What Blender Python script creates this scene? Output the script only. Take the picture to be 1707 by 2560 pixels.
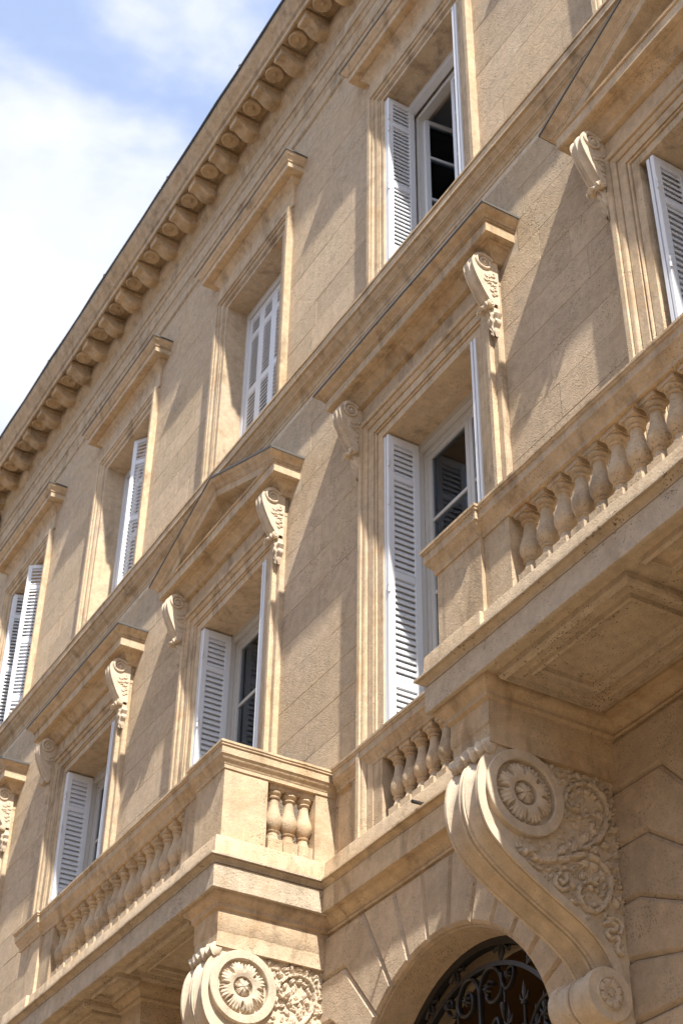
import bpy, math, random
import numpy as np
from mathutils import Vector, Matrix, noise as mnoise
random.seed(7)
for o in list(bpy.data.objects): bpy.data.objects.remove(o)
S = bpy.context.scene
COL = S.collection
R = math.radians

# ------------------------------------------------------------------ camera
def make_camera():
    yaw, pitch, roll, fpx = R(29.8385), R(37.8903), R(0.9774), 3978.76
    h = Vector((-math.cos(yaw), math.sin(yaw), 0)); u = Vector((0, 0, 1))
    fwd = h*math.cos(pitch) + u*math.sin(pitch)
    right = fwd.cross(u).normalized(); up = right.cross(fwd)
    r2 = right*math.cos(roll) + up*math.sin(roll)
    u2 = -right*math.sin(roll) + up*math.cos(roll)
    cd = bpy.data.cameras.new('camera'); co = bpy.data.objects.new('camera', cd); COL.objects.link(co)
    cd.sensor_fit = 'VERTICAL'; cd.sensor_height = 36.0; cd.sensor_width = 24.0
    cd.lens = fpx/2560*36.0
    cd.clip_start = 0.05; cd.clip_end = 3000
    m = Matrix((r2, u2, -fwd)).transposed().to_4x4(); m.translation = Vector((0, -5, 1.6))
    co.matrix_world = m
    cd.dof.use_dof = True; cd.dof.focus_distance = 9.5; cd.dof.aperture_fstop = 4.5
    S.camera = co
make_camera()

# ------------------------------------------------------------------ light
SUN = Vector((0.79, -0.175, 1.0)).normalized()          # towards the sun
SUN_EL = math.asin(SUN.z); SUN_AZ = math.atan2(SUN.x, SUN.y)
def make_world():
    w = bpy.data.worlds.new('World'); S.world = w; w.use_nodes = True
    nt = w.node_tree; nt.nodes.clear(); N = nt.nodes.new; L = nt.links.new
    out = N('ShaderNodeOutputWorld'); bg = N('ShaderNodeBackground'); bg.inputs['Strength'].default_value = 0.14
    sky = N('ShaderNodeTexSky'); sky.sky_type = 'NISHITA'; sky.sun_disc = False
    sky.sun_elevation = SUN_EL; sky.sun_rotation = SUN_AZ
    sky.air_density = 1.0; sky.dust_density = 1.4; sky.ozone_density = 1.3
    tc = N('ShaderNodeTexCoord')
    mp = N('ShaderNodeMapping'); mp.inputs['Scale'].default_value = (1.0, 1.0, 1.7); mp.inputs['Location'].default_value = (-2.607, 2.980, -0.935)
    L(tc.outputs['Generated'], mp.inputs['Vector'])
    n1 = N('ShaderNodeTexNoise'); n1.inputs['Scale'].default_value = 3.1; n1.inputs['Detail'].default_value = 9; n1.inputs['Roughness'].default_value = 0.52; n1.inputs['Distortion'].default_value = 0.25
    L(mp.outputs[0], n1.inputs['Vector'])
    cr = N('ShaderNodeValToRGB'); cr.color_ramp.elements[0].position = 0.44; cr.color_ramp.elements[1].position = 0.585
    cr.color_ramp.interpolation = 'EASE'
    L(n1.outputs['Fac'], cr.inputs['Fac'])
    n2 = N('ShaderNodeTexNoise'); n2.inputs['Scale'].default_value = 9; n2.inputs['Detail'].default_value = 6
    L(mp.outputs[0], n2.inputs['Vector'])
    cc = N('ShaderNodeMix'); cc.data_type = 'RGBA'; cc.inputs['A'].default_value = (2.9, 3.2, 3.95, 1); cc.inputs['B'].default_value = (5.3, 5.3, 5.3, 1)
    L(n2.outputs['Fac'], cc.inputs['Factor'])
    haze = N('ShaderNodeMix'); haze.data_type = 'RGBA'; haze.inputs['Factor'].default_value = 0.74; haze.inputs['B'].default_value = (2.45, 3.05, 4.55, 1)
    L(sky.outputs[0], haze.inputs['A'])
    mx = N('ShaderNodeMix'); mx.data_type = 'RGBA'
    L(cr.outputs['Color'], mx.inputs['Factor']); L(haze.outputs['Result'], mx.inputs['A']); L(cc.outputs['Result'], mx.inputs['B'])
    L(mx.outputs['Result'], bg.inputs['Color']); L(bg.outputs[0], out.inputs['Surface'])
make_world()
def make_sun():
    d = bpy.data.lights.new('sun', 'SUN'); d.energy = 5.0; d.angle = R(0.9); d.color = (1.0, 0.93, 0.82)
    o = bpy.data.objects.new('sun', d); COL.objects.link(o)
    o.rotation_euler = SUN.to_track_quat('Z', 'Y').to_euler(); o.location = (20, -15, 30)
make_sun()
S.view_settings.view_transform = 'Standard'; S.view_settings.look = 'None'
S.view_settings.exposure = 0.84; S.view_settings.gamma = 1.0; S.view_settings.use_curve_mapping = False

# ------------------------------------------------------------------ materials
def nodes(name):
    m = bpy.data.materials.new(name); m.use_nodes = True
    nt = m.node_tree; b = nt.nodes['Principled BSDF']
    return m, nt, b, nt.nodes.new, nt.links.new
def stone(name, ca, cb, cstain, stain=0.35, pits=0.6, grain=0.5, rnd=0.10, bump=0.012, soot=0.3, bigp=0.3):
    m, nt, b, N, L = nodes(name)
    g = N('ShaderNodeNewGeometry'); oi = N('ShaderNodeObjectInfo')
    def noise(scale, detail, rough=0.55, dist=0.0):
        n = N('ShaderNodeTexNoise'); n.inputs['Scale'].default_value = scale; n.inputs['Detail'].default_value = detail
        n.inputs['Roughness'].default_value = rough; n.inputs['Distortion'].default_value = dist
        L(g.outputs['Position'], n.inputs['Vector']); return n.outputs['Fac']
    def mth(op, a, bb, clamp=False):
        n = N('ShaderNodeMath'); n.operation = op; n.use_clamp = clamp
        for i, v in enumerate((a, bb)):
            if isinstance(v, (int, float)): n.inputs[i].default_value = v
            else: L(v, n.inputs[i])
        return n.outputs[0]
    def ramp(f, lo, hi):
        n = N('ShaderNodeMapRange'); n.inputs['From Min'].default_value = lo; n.inputs['From Max'].default_value = hi
        L(f, n.inputs['Value']); return n.outputs['Result']
    def mix(f, a, bb):
        n = N('ShaderNodeMix'); n.data_type = 'RGBA'
        if isinstance(f, (int, float)): n.inputs['Factor'].default_value = f
        else: L(f, n.inputs['Factor'])
        for k, v in (('A', a), ('B', bb)):
            if isinstance(v, tuple): n.inputs[k].default_value = (*v, 1)
            else: L(v, n.inputs[k])
        return n.outputs['Result']
    big = ramp(noise(1.1, 5), 0.36, 0.66)
    col = mix(big, ca, cb)
    st = ramp(noise(2.3, 6, 0.62, 0.6), 0.54, 0.74)
    col = mix(mth('MULTIPLY', st, stain), col, cstain)
    gr = ramp(noise(5.5, 7, 0.68, 0.3), 0.54, 0.74)
    col = mix(mth('MULTIPLY', gr, 0.45), col, (0.34, 0.30, 0.245))
    wh = ramp(noise(3.1, 7, 0.66, 0.8), 0.56, 0.72)
    col = mix(mth('MULTIPLY', wh, 0.40), col, (0.66, 0.57, 0.44))
    mp = N('ShaderNodeMapping'); mp.inputs['Scale'].default_value = (5.0, 5.0, 1.6); L(g.outputs['Position'], mp.inputs['Vector'])
    sn = N('ShaderNodeTexNoise'); sn.inputs['Scale'].default_value = 1.0; sn.inputs['Detail'].default_value = 7; sn.inputs['Roughness'].default_value = 0.62; sn.inputs['Distortion'].default_value = 0.5
    L(mp.outputs[0], sn.inputs['Vector'])
    col = mix(mth('MULTIPLY', ramp(sn.outputs['Fac'], 0.53, 0.70), soot), col, (0.15, 0.105, 0.065))
    mp3 = N('ShaderNodeMapping'); mp3.inputs['Scale'].default_value = (17, 17, 0.9); L(g.outputs['Position'], mp3.inputs['Vector'])
    sd = N('ShaderNodeTexNoise'); sd.inputs['Scale'].default_value = 1.0; sd.inputs['Detail'].default_value = 6; sd.inputs['Roughness'].default_value = 0.6
    L(mp3.outputs[0], sd.inputs['Vector'])
    col = mix(mth('MULTIPLY', mth('MULTIPLY', ramp(sd.outputs['Fac'], 0.52, 0.72), ramp(noise(0.9, 4), 0.42, 0.62)), 0.12+soot*0.7), col, (0.20, 0.155, 0.11))
    med = ramp(noise(13, 6, 0.65), 0.2, 0.8)
    fine = noise(160, 3, 0.7)
    br = mth('ADD', mth('MULTIPLY', med, 0.46), mth('MULTIPLY', fine, 0.56))
    br = mth('ADD', br, 0.50)
    br = mth('ADD', br, mth('MULTIPLY', mth('SUBTRACT', oi.outputs['Random'], 0.5), rnd*2))
    # pits
    v = N('ShaderNodeTexVoronoi'); v.inputs['Scale'].default_value = 62; L(g.outputs['Position'], v.inputs['Vector'])
    pn = ramp(noise(3.2, 5, 0.65), 0.42, 0.68)
    pth = mth('MULTIPLY', pn, 0.38)
    pit = N('ShaderNodeMapRange'); L(v.outputs['Distance'], pit.inputs['Value']); pit.inputs['From Min'].default_value = 0.06
    L(mth('ADD', pth, 0.065), pit.inputs['From Max'])
    pitv = pit.outputs['Result']     # 0 in pit, 1 outside
    v2 = N('ShaderNodeTexVoronoi'); v2.inputs['Scale'].default_value = 1.0
    mp2 = N('ShaderNodeMapping'); mp2.inputs['Scale'].default_value = (30, 30, 46); mp2.inputs['Rotation'].default_value = (0.3, 0.5, 0.2)
    L(g.outputs['Position'], mp2.inputs['Vector']); L(mp2.outputs[0], v2.inputs['Vector'])
    pit2 = N('ShaderNodeMapRange'); L(v2.outputs['Distance'], pit2.inputs['Value']); pit2.inputs['From Min'].default_value = 0.08
    L(mth('ADD', mth('MULTIPLY', ramp(noise(1.9, 6, 0.68, 0.4), 0.50, 0.66), 0.42), 0.085), pit2.inputs['From Max'])
    pitv = mth('MULTIPLY', pitv, mth('ADD', mth('MULTIPLY', pit2.outputs['Result'], bigp), 1-bigp))
    br = mth('MULTIPLY', br, mth('ADD', mth('MULTIPLY', pitv, pits), 1-pits))
    hsv = N('ShaderNodeMix'); hsv.data_type = 'RGBA'; hsv.blend_type = 'MULTIPLY'; hsv.inputs['Factor'].default_value = 1
    L(col, hsv.inputs['A'])
    cmb = N('ShaderNodeCombineColor')
    for i in range(3): L(br, cmb.inputs[i])
    L(cmb.outputs[0], hsv.inputs['B'])
    L(hsv.outputs['Result'], b.inputs['Base Color'])
    b.inputs['Roughness'].default_value = 0.92; b.inputs['Specular IOR Level'].default_value = 0.25
    hgt = mth('ADD', mth('MULTIPLY', noise(75, 5, 0.72), grain), mth('MULTIPLY', noise(34, 4, 0.65), grain*0.7))
    hgt = mth('ADD', hgt, mth('MULTIPLY', pitv, 0.60*pits))
    bp = N('ShaderNodeBump'); bp.inputs['Strength'].default_value = 0.85; bp.inputs['Distance'].default_value = bump
    L(hgt, bp.inputs['Height']); L(bp.outputs[0], b.inputs['Normal'])
    return m
def plain(name, col, rough=0.5, spec=0.5, metal=0.0, var=0.08, bump=0.0, scale=30):
    m, nt, b, N, L = nodes(name)
    g = N('ShaderNodeNewGeometry')
    n = N('ShaderNodeTexNoise'); n.inputs['Scale'].default_value = scale; n.inputs['Detail'].default_value = 5
    L(g.outputs['Position'], n.inputs['Vector'])
    mr = N('ShaderNodeMapRange'); mr.inputs['To Min'].default_value = 1-var*2; mr.inputs['To Max'].default_value = 1+var
    L(n.outputs['Fac'], mr.inputs['Value'])
    mx = N('ShaderNodeVectorMath'); mx.operation = 'SCALE'; mx.inputs[0].default_value = col
    L(mr.outputs[0], mx.inputs['Scale']); L(mx.outputs[0], b.inputs['Base Color'])
    b.inputs['Roughness'].default_value = rough; b.inputs['Specular IOR Level'].default_value = spec; b.inputs['Metallic'].default_value = metal
    if bump:
        bp = N('ShaderNodeBump'); bp.inputs['Strength'].default_value = 0.5; bp.inputs['Distance'].default_value = bump
        L(n.outputs['Fac'], bp.inputs['Height']); L(bp.outputs[0], b.inputs['Normal'])
    return m
M = {}
M['wall'] = stone('limestone_ashlar', (0.60, 0.465, 0.315), (0.575, 0.455, 0.335), (0.45, 0.31, 0.175), 0.34, 0.74, 0.9, 0.10, 0.020, 0.09, 0.6)
M['rust'] = stone('limestone_rusticated', (0.60, 0.475, 0.345), (0.56, 0.455, 0.345), (0.45, 0.30, 0.17), 0.32, 0.55, 0.8, 0.09, 0.018, 0.10, 0.6)
M['slab'] = stone('limestone_weathered', (0.57, 0.475, 0.36), (0.53, 0.45, 0.355), (0.45, 0.28, 0.14), 0.40, 0.88, 0.7, 0.02, 0.014, 0.24, 0.7)
M['trim'] = stone('limestone_moulded', (0.56, 0.43, 0.285), (0.54, 0.43, 0.31), (0.40, 0.235, 0.11), 0.55, 0.60, 0.5, 0.10, 0.011, 0.55, 0.25)
M['carve'] = stone('limestone_carved', (0.60, 0.505, 0.39), (0.57, 0.485, 0.38), (0.46, 0.31, 0.17), 0.35, 0.40, 0.35, 0.03, 0.006, 0.16, 0.15)
M['mortar'] = stone('pale_lime_mortar', (0.66, 0.56, 0.43), (0.63, 0.54, 0.42), (0.5, 0.4, 0.28), 0.2, 0.3, 0.4, 0.0, 0.006, 0.1, 0.2)
M['white'] = plain('white_gloss_paint', (0.77, 0.80, 0.85), 0.40, 0.5, 0, 0.03, 0.0012, 14)
M['window'] = plain('shade_darkened_off_white_paint', (0.60, 0.59, 0.57), 0.45, 0.5, 0, 0.04, 0.001, 20)  # off-white, darkened so the recess shade is put into the frame colour
M['lead'] = plain('grey_lead', (0.085, 0.082, 0.08), 0.7, 0.3, 0.0, 0.15, 0.002, 12)
M['zinc'] = plain('dark_zinc', (0.04, 0.039, 0.037), 0.7, 0.3, 0.0, 0.15, 0.003, 8)
M['iron'] = plain('black_wrought_iron', (0.045, 0.045, 0.05), 0.38, 0.5, 0.4, 0.2, 0.001, 60)
M['room'] = plain('pale_plaster', (0.72, 0.72, 0.72), 0.9, 0.2, 0, 0.1, 0, 2)
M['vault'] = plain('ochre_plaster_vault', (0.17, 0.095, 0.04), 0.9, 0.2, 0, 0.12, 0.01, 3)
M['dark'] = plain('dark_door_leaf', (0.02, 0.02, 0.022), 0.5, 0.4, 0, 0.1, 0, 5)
M['curtain'] = plain('sheer_grey_curtain', (0.50, 0.52, 0.55), 0.9, 0.1, 0, 0.12, 0, 6)
M['render'] = plain('pale_render', (0.52, 0.47, 0.40), 0.9, 0.2, 0, 0.1, 0.004, 3)
M['roof'] = plain('slate_roof', (0.10, 0.105, 0.12), 0.6, 0.4, 0, 0.2, 0.01, 10)
def glass():
    m, nt, b, N, L = nodes('window_glass')
    nt.nodes.remove(b); out = [n for n in nt.nodes if n.type == 'OUTPUT_MATERIAL'][0]
    t = N('ShaderNodeBsdfTransparent'); t.inputs['Color'].default_value = (0.62, 0.68, 0.72, 1)
    gl = N('ShaderNodeBsdfGlossy'); gl.inputs['Roughness'].default_value = 0.03; gl.inputs['Color'].default_value = (0.9, 0.95, 1.0, 1)
    f = N('ShaderNodeFresnel'); f.inputs['IOR'].default_value = 1.55
    g = N('ShaderNodeNewGeometry'); n = N('ShaderNodeTexNoise'); n.inputs['Scale'].default_value = 2.2
    L(g.outputs['Position'], n.inputs['Vector'])
    bp = N('ShaderNodeBump'); bp.inputs['Strength'].default_value = 0.10; bp.inputs['Distance'].default_value = 0.03
    L(n.outputs['Fac'], bp.inputs['Height']); L(bp.outputs[0], gl.inputs['Normal'])
    mx = N('ShaderNodeMixShader'); L(f.outputs[0], mx.inputs[0]); L(t.outputs[0], mx.inputs[1]); L(gl.outputs[0], mx.inputs[2]); L(mx.outputs[0], out.inputs['Surface'])
    return m
M['glass'] = glass()
def paving():
    m, nt, b, N, L = nodes('pale_stone_paving')
    g = N('ShaderNodeNewGeometry'); br = N('ShaderNodeTexBrick')
    br.inputs['Scale'].default_value = 1.0; br.inputs['Brick Width'].default_value = 0.6; br.inputs['Row Height'].default_value = 0.4
    br.inputs['Mortar Size'].default_value = 0.006
    br.inputs['Color1'].default_value = (0.25, 0.175, 0.10, 1); br.inputs['Color2'].default_value = (0.21, 0.147, 0.085, 1); br.inputs['Mortar'].default_value = (0.12, 0.10, 0.08, 1)
    L(g.outputs['Position'], br.inputs['Vector']); L(br.outputs['Color'], b.inputs['Base Color']); b.inputs['Roughness'].default_value = 0.85
    return m
M['paving'] = paving()

# ------------------------------------------------------------------ mesh helpers
class MB:
    def __init__(s): s.v = []; s.f = []
    def add(s, vs, fs):
        n = len(s.v); s.v += [tuple(map(float, p)) for p in vs]; s.f += [tuple(i+n for i in f) for f in fs]; return s
    def box(s, x0, x1, y0, y1, z0, z1):
        return s.add([(x0,y0,z0),(x1,y0,z0),(x1,y1,z0),(x0,y1,z0),(x0,y0,z1),(x1,y0,z1),(x1,y1,z1),(x0,y1,z1)],
                     [(0,3,2,1),(4,5,6,7),(0,1,5,4),(1,2,6,5),(2,3,7,6),(3,0,4,7)])
    def grid(s, rows, closed_u=False, closed_v=False, flip=False):
        nr = len(rows); nc = len(rows[0]); vs = [p for r in rows for p in r]; fs = []
        for i in range(nr if closed_u else nr-1):
            for j in range(nc if closed_v else nc-1):
                a = i*nc+j; b = i*nc+(j+1) % nc; c = ((i+1) % nr)*nc+(j+1) % nc; d = ((i+1) % nr)*nc+j
                fs.append((a, d, c, b) if flip else (a, b, c, d))
        return s.add(vs, fs)
    def lathe(s, prof, seg=20, origin=(0,0,0), axis='z', a0=0.0):
        rows = []
        for r, h in prof:
            row = []
            for i in range(seg):
                a = a0+2*math.pi*i/seg; c, q = r*math.cos(a), r*math.sin(a)
                p = {'z': (c, q, h), 'x': (h, c, q), 'y': (c, h, q)}[axis]
                row.append((p[0]+origin[0], p[1]+origin[1], p[2]+origin[2]))
            rows.append(row)
        return s.grid(rows, closed_v=True)
    def tube(s, pts, rad, seg=8, flat=1.0, up=(0,1,0)):
        pts = [Vector(p) for p in pts]; n = len(pts); rows = []
        for i, p in enumerate(pts):
            t = (pts[min(i+1, n-1)]-pts[max(i-1, 0)]).normalized()
            uu = Vector(up); sdir = t.cross(uu)
            if sdir.length < 1e-4: sdir = t.cross(Vector((1, 0, 0.1)))
            sdir.normalize(); u2 = sdir.cross(t).normalized()
            r = rad[i] if isinstance(rad, (list, tuple)) else rad
            rows.append([p + sdir*r*math.cos(2*math.pi*k/seg) + u2*r*flat*math.sin(2*math.pi*k/seg) for k in range(seg)])
        n0 = len(s.v); s.grid(rows, closed_v=True)
        s.f.append(tuple(n0+k for k in range(seg))); s.f.append(tuple(n0+(n-1)*seg+k for k in reversed(range(seg))))
        return s
    def poly_block(s, pts, yf, yb, ch):
        """prism of a convex-ish XZ polygon: chamfered front at yf, back at yb"""
        ins = offset2(pts, ch); n = len(pts)
        v = [(p[0], yf, p[1]) for p in ins]+[(p[0], yf+ch, p[1]) for p in pts]+[(p[0], yb, p[1]) for p in pts]
        f = [tuple(range(n))]
        for i in range(n):
            j = (i+1) % n
            f += [(i, n+i, n+j, j), (n+i, 2*n+i, 2*n+j, n+j)]
        f.append(tuple(2*n+i for i in reversed(range(n))))
        return s.add(v, f)
    def mesh(s, name, smooth=False, ang=38, fix=True):
        me = bpy.data.meshes.new(name); me.from_pydata(s.v, [], s.f); me.validate(); me.update()
        if fix:
            import bmesh
            bm = bmesh.new(); bm.from_mesh(me); bmesh.ops.recalc_face_normals(bm, faces=bm.faces[:]); bm.to_mesh(me); bm.free()
        if smooth:
            me.polygons.foreach_set('use_smooth', [True]*len(me.polygons))
            me.set_sharp_from_angle(angle=R(ang))
        return me
    def build(s, name, mat, parent=None, smooth=False, ang=38, fix=True, loc=None):
        me = s.mesh(name, smooth, ang, fix)
        return obj(name, me, mat, parent, loc)
def obj(name, me, mat, parent=None, loc=None):
    if mat is not None and not me.materials: me.materials.append(M[mat] if isinstance(mat, str) else mat)
    o = bpy.data.objects.new(name, me); COL.objects.link(o)
    if parent is not None: o.parent = parent
    if loc is not None: o.location = loc
    return o
def offset2(pts, e):
    """inset a closed 2D polygon by e"""
    n = len(pts)
    area = sum(pts[i][0]*pts[(i+1) % n][1]-pts[(i+1) % n][0]*pts[i][1] for i in range(n))
    sg = 1 if area > 0 else -1; out = []
    for i in range(n):
        p0, p1, p2 = pts[i-1], pts[i], pts[(i+1) % n]
        out.append(_mit(p0, p1, p2, e*sg))
    return out
def _mit(p0, p1, p2, e):
    def nrm(a, b):
        dx, dy = b[0]-a[0], b[1]-a[1]; l = math.hypot(dx, dy) or 1; return (-dy/l, dx/l)
    n1, n2 = nrm(p0, p1), nrm(p1, p2); k = 1+n1[0]*n2[0]+n1[1]*n2[1]
    k = max(k, 0.25)
    return (p1[0]+e*(n1[0]+n2[0])/k, p1[1]+e*(n1[1]+n2[1])/k)
def offset_path(pts, e):
    """inset an open 2D path (travelled with the inside on its left) by e"""
    n = len(pts); out = []
    for i in range(n):
        p1 = pts[i]; p0 = pts[i-1] if i else (2*p1[0]-pts[1][0], 2*p1[1]-pts[1][1]); p2 = pts[i+1] if i < n-1 else (2*p1[0]-pts[i-1][0], 2*p1[1]-pts[i-1][1])
        out.append(_mit(p0, p1, p2, e))
    return out
def subdiv(line, step=0.22, jit=0.0012):
    out = []
    for a, b in zip(line[:-1], line[1:]):
        d = math.dist(a, b); n = max(1, int(d/step))
        for i in range(n): out.append(tuple(a[k]+(b[k]-a[k])*i/n for k in range(3)))
    out.append(tuple(line[-1]))
    if jit:
        r = []
        for p in out:
            q = mnoise.noise_vector(Vector(p)*7.3)
            r.append((p[0], p[1]+q.y*jit*2, p[2]+q.z*jit*2))
        out = r
    return out
def path_sweep(mb, prof, path, closed_prof=False, step=0.14, jit=0.0022, caps=False):
    """prof: (inset e, z); path: XY polyline with the inside on its left"""
    rows = []
    for e, z in prof:
        rows.append(subdiv([(x, y, z) for x, y in offset_path(path, e)], step, jit))
    n0 = len(mb.v); nc = len(rows[0])
    m = min(len(r) for r in rows)
    if any(len(r) != m for r in rows):      # keep a common count
        cnt = [max(1, int(math.dist(a, b)/step)) for a, b in zip(path[:-1], path[1:])]
        rows = []
        for e, z in prof:
            q = offset_path(path, e); row = []
            for (a, b), c in zip(zip(q[:-1], q[1:]), cnt):
                row += [(a[0]+(b[0]-a[0])*i/c, a[1]+(b[1]-a[1])*i/c, z) for i in range(c)]
            row.append((q[-1][0], q[-1][1], z))
            rr = []
            for p in row:
                w = mnoise.noise_vector(Vector(p)*7.3); rr.append((p[0], p[1]+w.y*jit*2, p[2]+w.z*jit*2))
            rows.append(rr)
        nc = len(rows[0])
    mb.grid(rows, closed_u=closed_prof)
    if caps:
        k = len(rows)
        mb.f.append(tuple(n0+i*nc for i in range(k))); mb.f.append(tuple(n0+i*nc+nc-1 for i in reversed(range(k))))
    return mb
def cyma(p, q, n=6, kind='recta'):
    """curved transition between (a,z) points"""
    out = []
    for i in range(n+1):
        t = i/n
        if kind == 'recta': a = (1-math.cos(math.pi*t))/2; s = t
        elif kind == 'reversa': a = t; s = (1-math.cos(math.pi*t))/2
        elif kind == 'ovolo': a = math.sin(math.pi/2*t); s = 1-math.cos(math.pi/2*t)
        else: a = 1-math.cos(math.pi/2*t); s = math.sin(math.pi/2*t)
        out.append((p[0]+(q[0]-p[0])*a, p[1]+(q[1]-p[1])*s))
    return out
def straight(mb, prof, x0, x1, step=0.16, jit=0.0026, caps=True, joints=None):
    """prof: (projection d, z) swept along X, laid in separate stones when joints is given"""
    if joints:
        rng = random.Random(int(prof[0][1]*1000)); x = x0
        while x < x1-0.02:
            e = min(x1, x+joints*rng.uniform(0.75, 1.25))
            if x1-e < 0.3: e = x1
            o = rng.uniform(-0.0012, 0.0012)
            straight(mb, [(d+(o if d > 0 else 0), z+o*0.6) for d, z in prof], x, e-0.0032, step, jit, True); x = e
        return mb
    n = max(1, int((x1-x0)/step)); rows = []; n0 = len(mb.v)
    for d, z in prof:
        row = []
        for i in range(n+1):
            x = x0+(x1-x0)*i/n; w = mnoise.noise_vector(Vector((x*2.1, d*9, z*9)))
            row.append((x, -d+w.y*jit*2, z+w.z*jit*2))
        rows.append(row)
    mb.grid(rows); k = len(rows); nc = n+1
    if caps:
        mb.f.append(tuple(n0+i*nc for i in range(k))); mb.f.append(tuple(n0+i*nc+nc-1 for i in reversed(range(k))))
    return mb
def returned(mb, prof, xc, hw, emb=0.03, step=0.14):
    """moulding with mitred returns to the wall; hw: half width at the wall for d=0"""
    path = [(xc+hw, emb), (xc+hw, 0), (xc-hw, 0), (xc-hw, emb)]
    # traverse right side -> front -> left side ; inside is on the right, so use negative inset
    rows = []
    for d, z in prof:
        pts = [(xc+hw+d, emb, z), (xc+hw+d, -d, z), (xc-hw-d, -d, z), (xc-hw-d, emb, z)]
        n = max(1, int(2*hw/step)); row = [pts[0], pts[1]]
        for i in range(1, n): 
            x = pts[1][0]+(pts[2][0]-pts[1][0])*i/n; w = mnoise.noise_vector(Vector((x*3, d*9, z*9)))
            row.append((x, -d+w.y*0.005, z+w.z*0.005))
        row += [pts[2], pts[3]]; rows.append(row)
    return mb.grid(rows)
def tag(o, label=None, cat=None, group=None, kind=None):
    if label: o['label'] = label
    if cat: o['category'] = cat
    if group: o['group'] = group
    if kind: o['kind'] = kind
    return o

# ------------------------------------------------------------------ setting
def make_ground():
    mb = MB(); mb.box(-900, 900, -900, 900, -0.3, 0.0)
    tag(mb.build('ground', 'paving'), kind='structure')
make_ground()

def added_house():  # unseen house, added to keep bounced light off the high undersides
    e = bpy.data.objects.new('unseen_added_house', None); COL.objects.link(e); e.location = (-9, -15, 0)
    tag(e, 'unseen plain rendered house added across the street to cut bounced light on the town house', 'building')
    y = 0.0; x0, x1 = -24, 26; H_ = 11.5
    zs = [0, 1.0, 3.4, 4.6, 7.0, 8.2, 10.4, H_]; mb = MB(); n = 16; step = (x1-x0)/n
    for a, b in zip(zs[0::2], zs[1::2]): mb.box(x0, x1, y-0.4, y, a, b)
    for a, b in zip(zs[1::2], zs[2::2]):
        for i in range(n+1):
            xa = x0+i*step-step*0.32 if i else x0; xb = x0+i*step+step*0.32 if i < n else x1
            mb.box(xa, xb, y-0.4, y, a, b)
    mb.box(x0, x1, y-8, y-7.6, 0, H_); mb.box(x0, x0+0.3, y-7.6, y-0.4, 0, H_); mb.box(x1-0.3, x1, y-7.6, y-0.4, 0, H_)
    mb.build('wall', 'render', e)
    m = MB(); m.box(x0-.2, x1+.2, y-0.3, y+0.45, H_+0.001, H_+0.4); m.build('cornice', 'render', e)
    r = MB(); r.add([(x0-.2, y+.4, H_+.402), (x1+.2, y+.4, H_+.402), (x1+.2, y-4, H_+2.6), (x0-.2, y-4, H_+2.6), (x1+.2, y-8.2, H_+.402), (x0-.2, y-8.2, H_+.402)], [(0, 1, 2, 3), (3, 2, 4, 5)]); r.build('roof', 'roof', e, fix=False)
    for a, b in zip(zs[1::2], zs[2::2]):
        for i in range(n):
            xa, xb = x0+i*step+step*0.32, x0+(i+1)*step-step*0.32
            w = MB(); w.box(xa, xb, y-0.32, y-0.28, a, b); w.build('window', 'dark', e)
added_house()

HOUSE = bpy.data.objects.new('town_house', None); COL.objects.link(HOUSE)
HOUSE.location = (-10.6, 0, 0); HOUSE.empty_display_size = 0.5
tag(HOUSE, 'honey coloured limestone town house with white louvred shutters, pedimented windows and balustraded balconies', 'building')
ROOT = bpy.data.objects.new
class Parent: pass
def fix_parent(o):
    o.parent = HOUSE; o.matrix_parent_inverse = Matrix.Translation((10.6, 0, 0)); return o
def part(mb, name, mat, smooth=True, ang=38, label=None, fix=True):
    o = mb.build(name, mat, None, smooth, ang, fix); fix_parent(o)
    if label: o['label'] = label
    return o
def part_obj(name, me, mat, label=None):
    o = obj(name, me, mat); fix_parent(o)
    if label: o['label'] = label
    return o
def sub(mb, name, mat, parent, smooth=True, ang=38, fix=True):
    return mb.build(name, mat, parent, smooth, ang, fix)

BAY = 3.195
XB = -7.415
XC, XD, XE, XF = XB-BAY, XB-2*BAY, XB-3*BAY, XB-4*BAY
XA, XZ = -4.255, -1.03
WX0, WX1 = -24.0, 2.2
BAYS = [XZ, XA, XB, XC, XD, XE, XF]
ARCHES = [XZ, -4.28, -7.425, XC, XD, XE, XF]
Z_FLOOR, Z_LINT1, Z_SILL2, Z_LINT2 = 6.19, 9.735, 11.45, 13.88
HW1, HW2 = 0.65, 0.62      # half openings
ARCH_R, ARCH_Z = 1.05, 4.35

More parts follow.
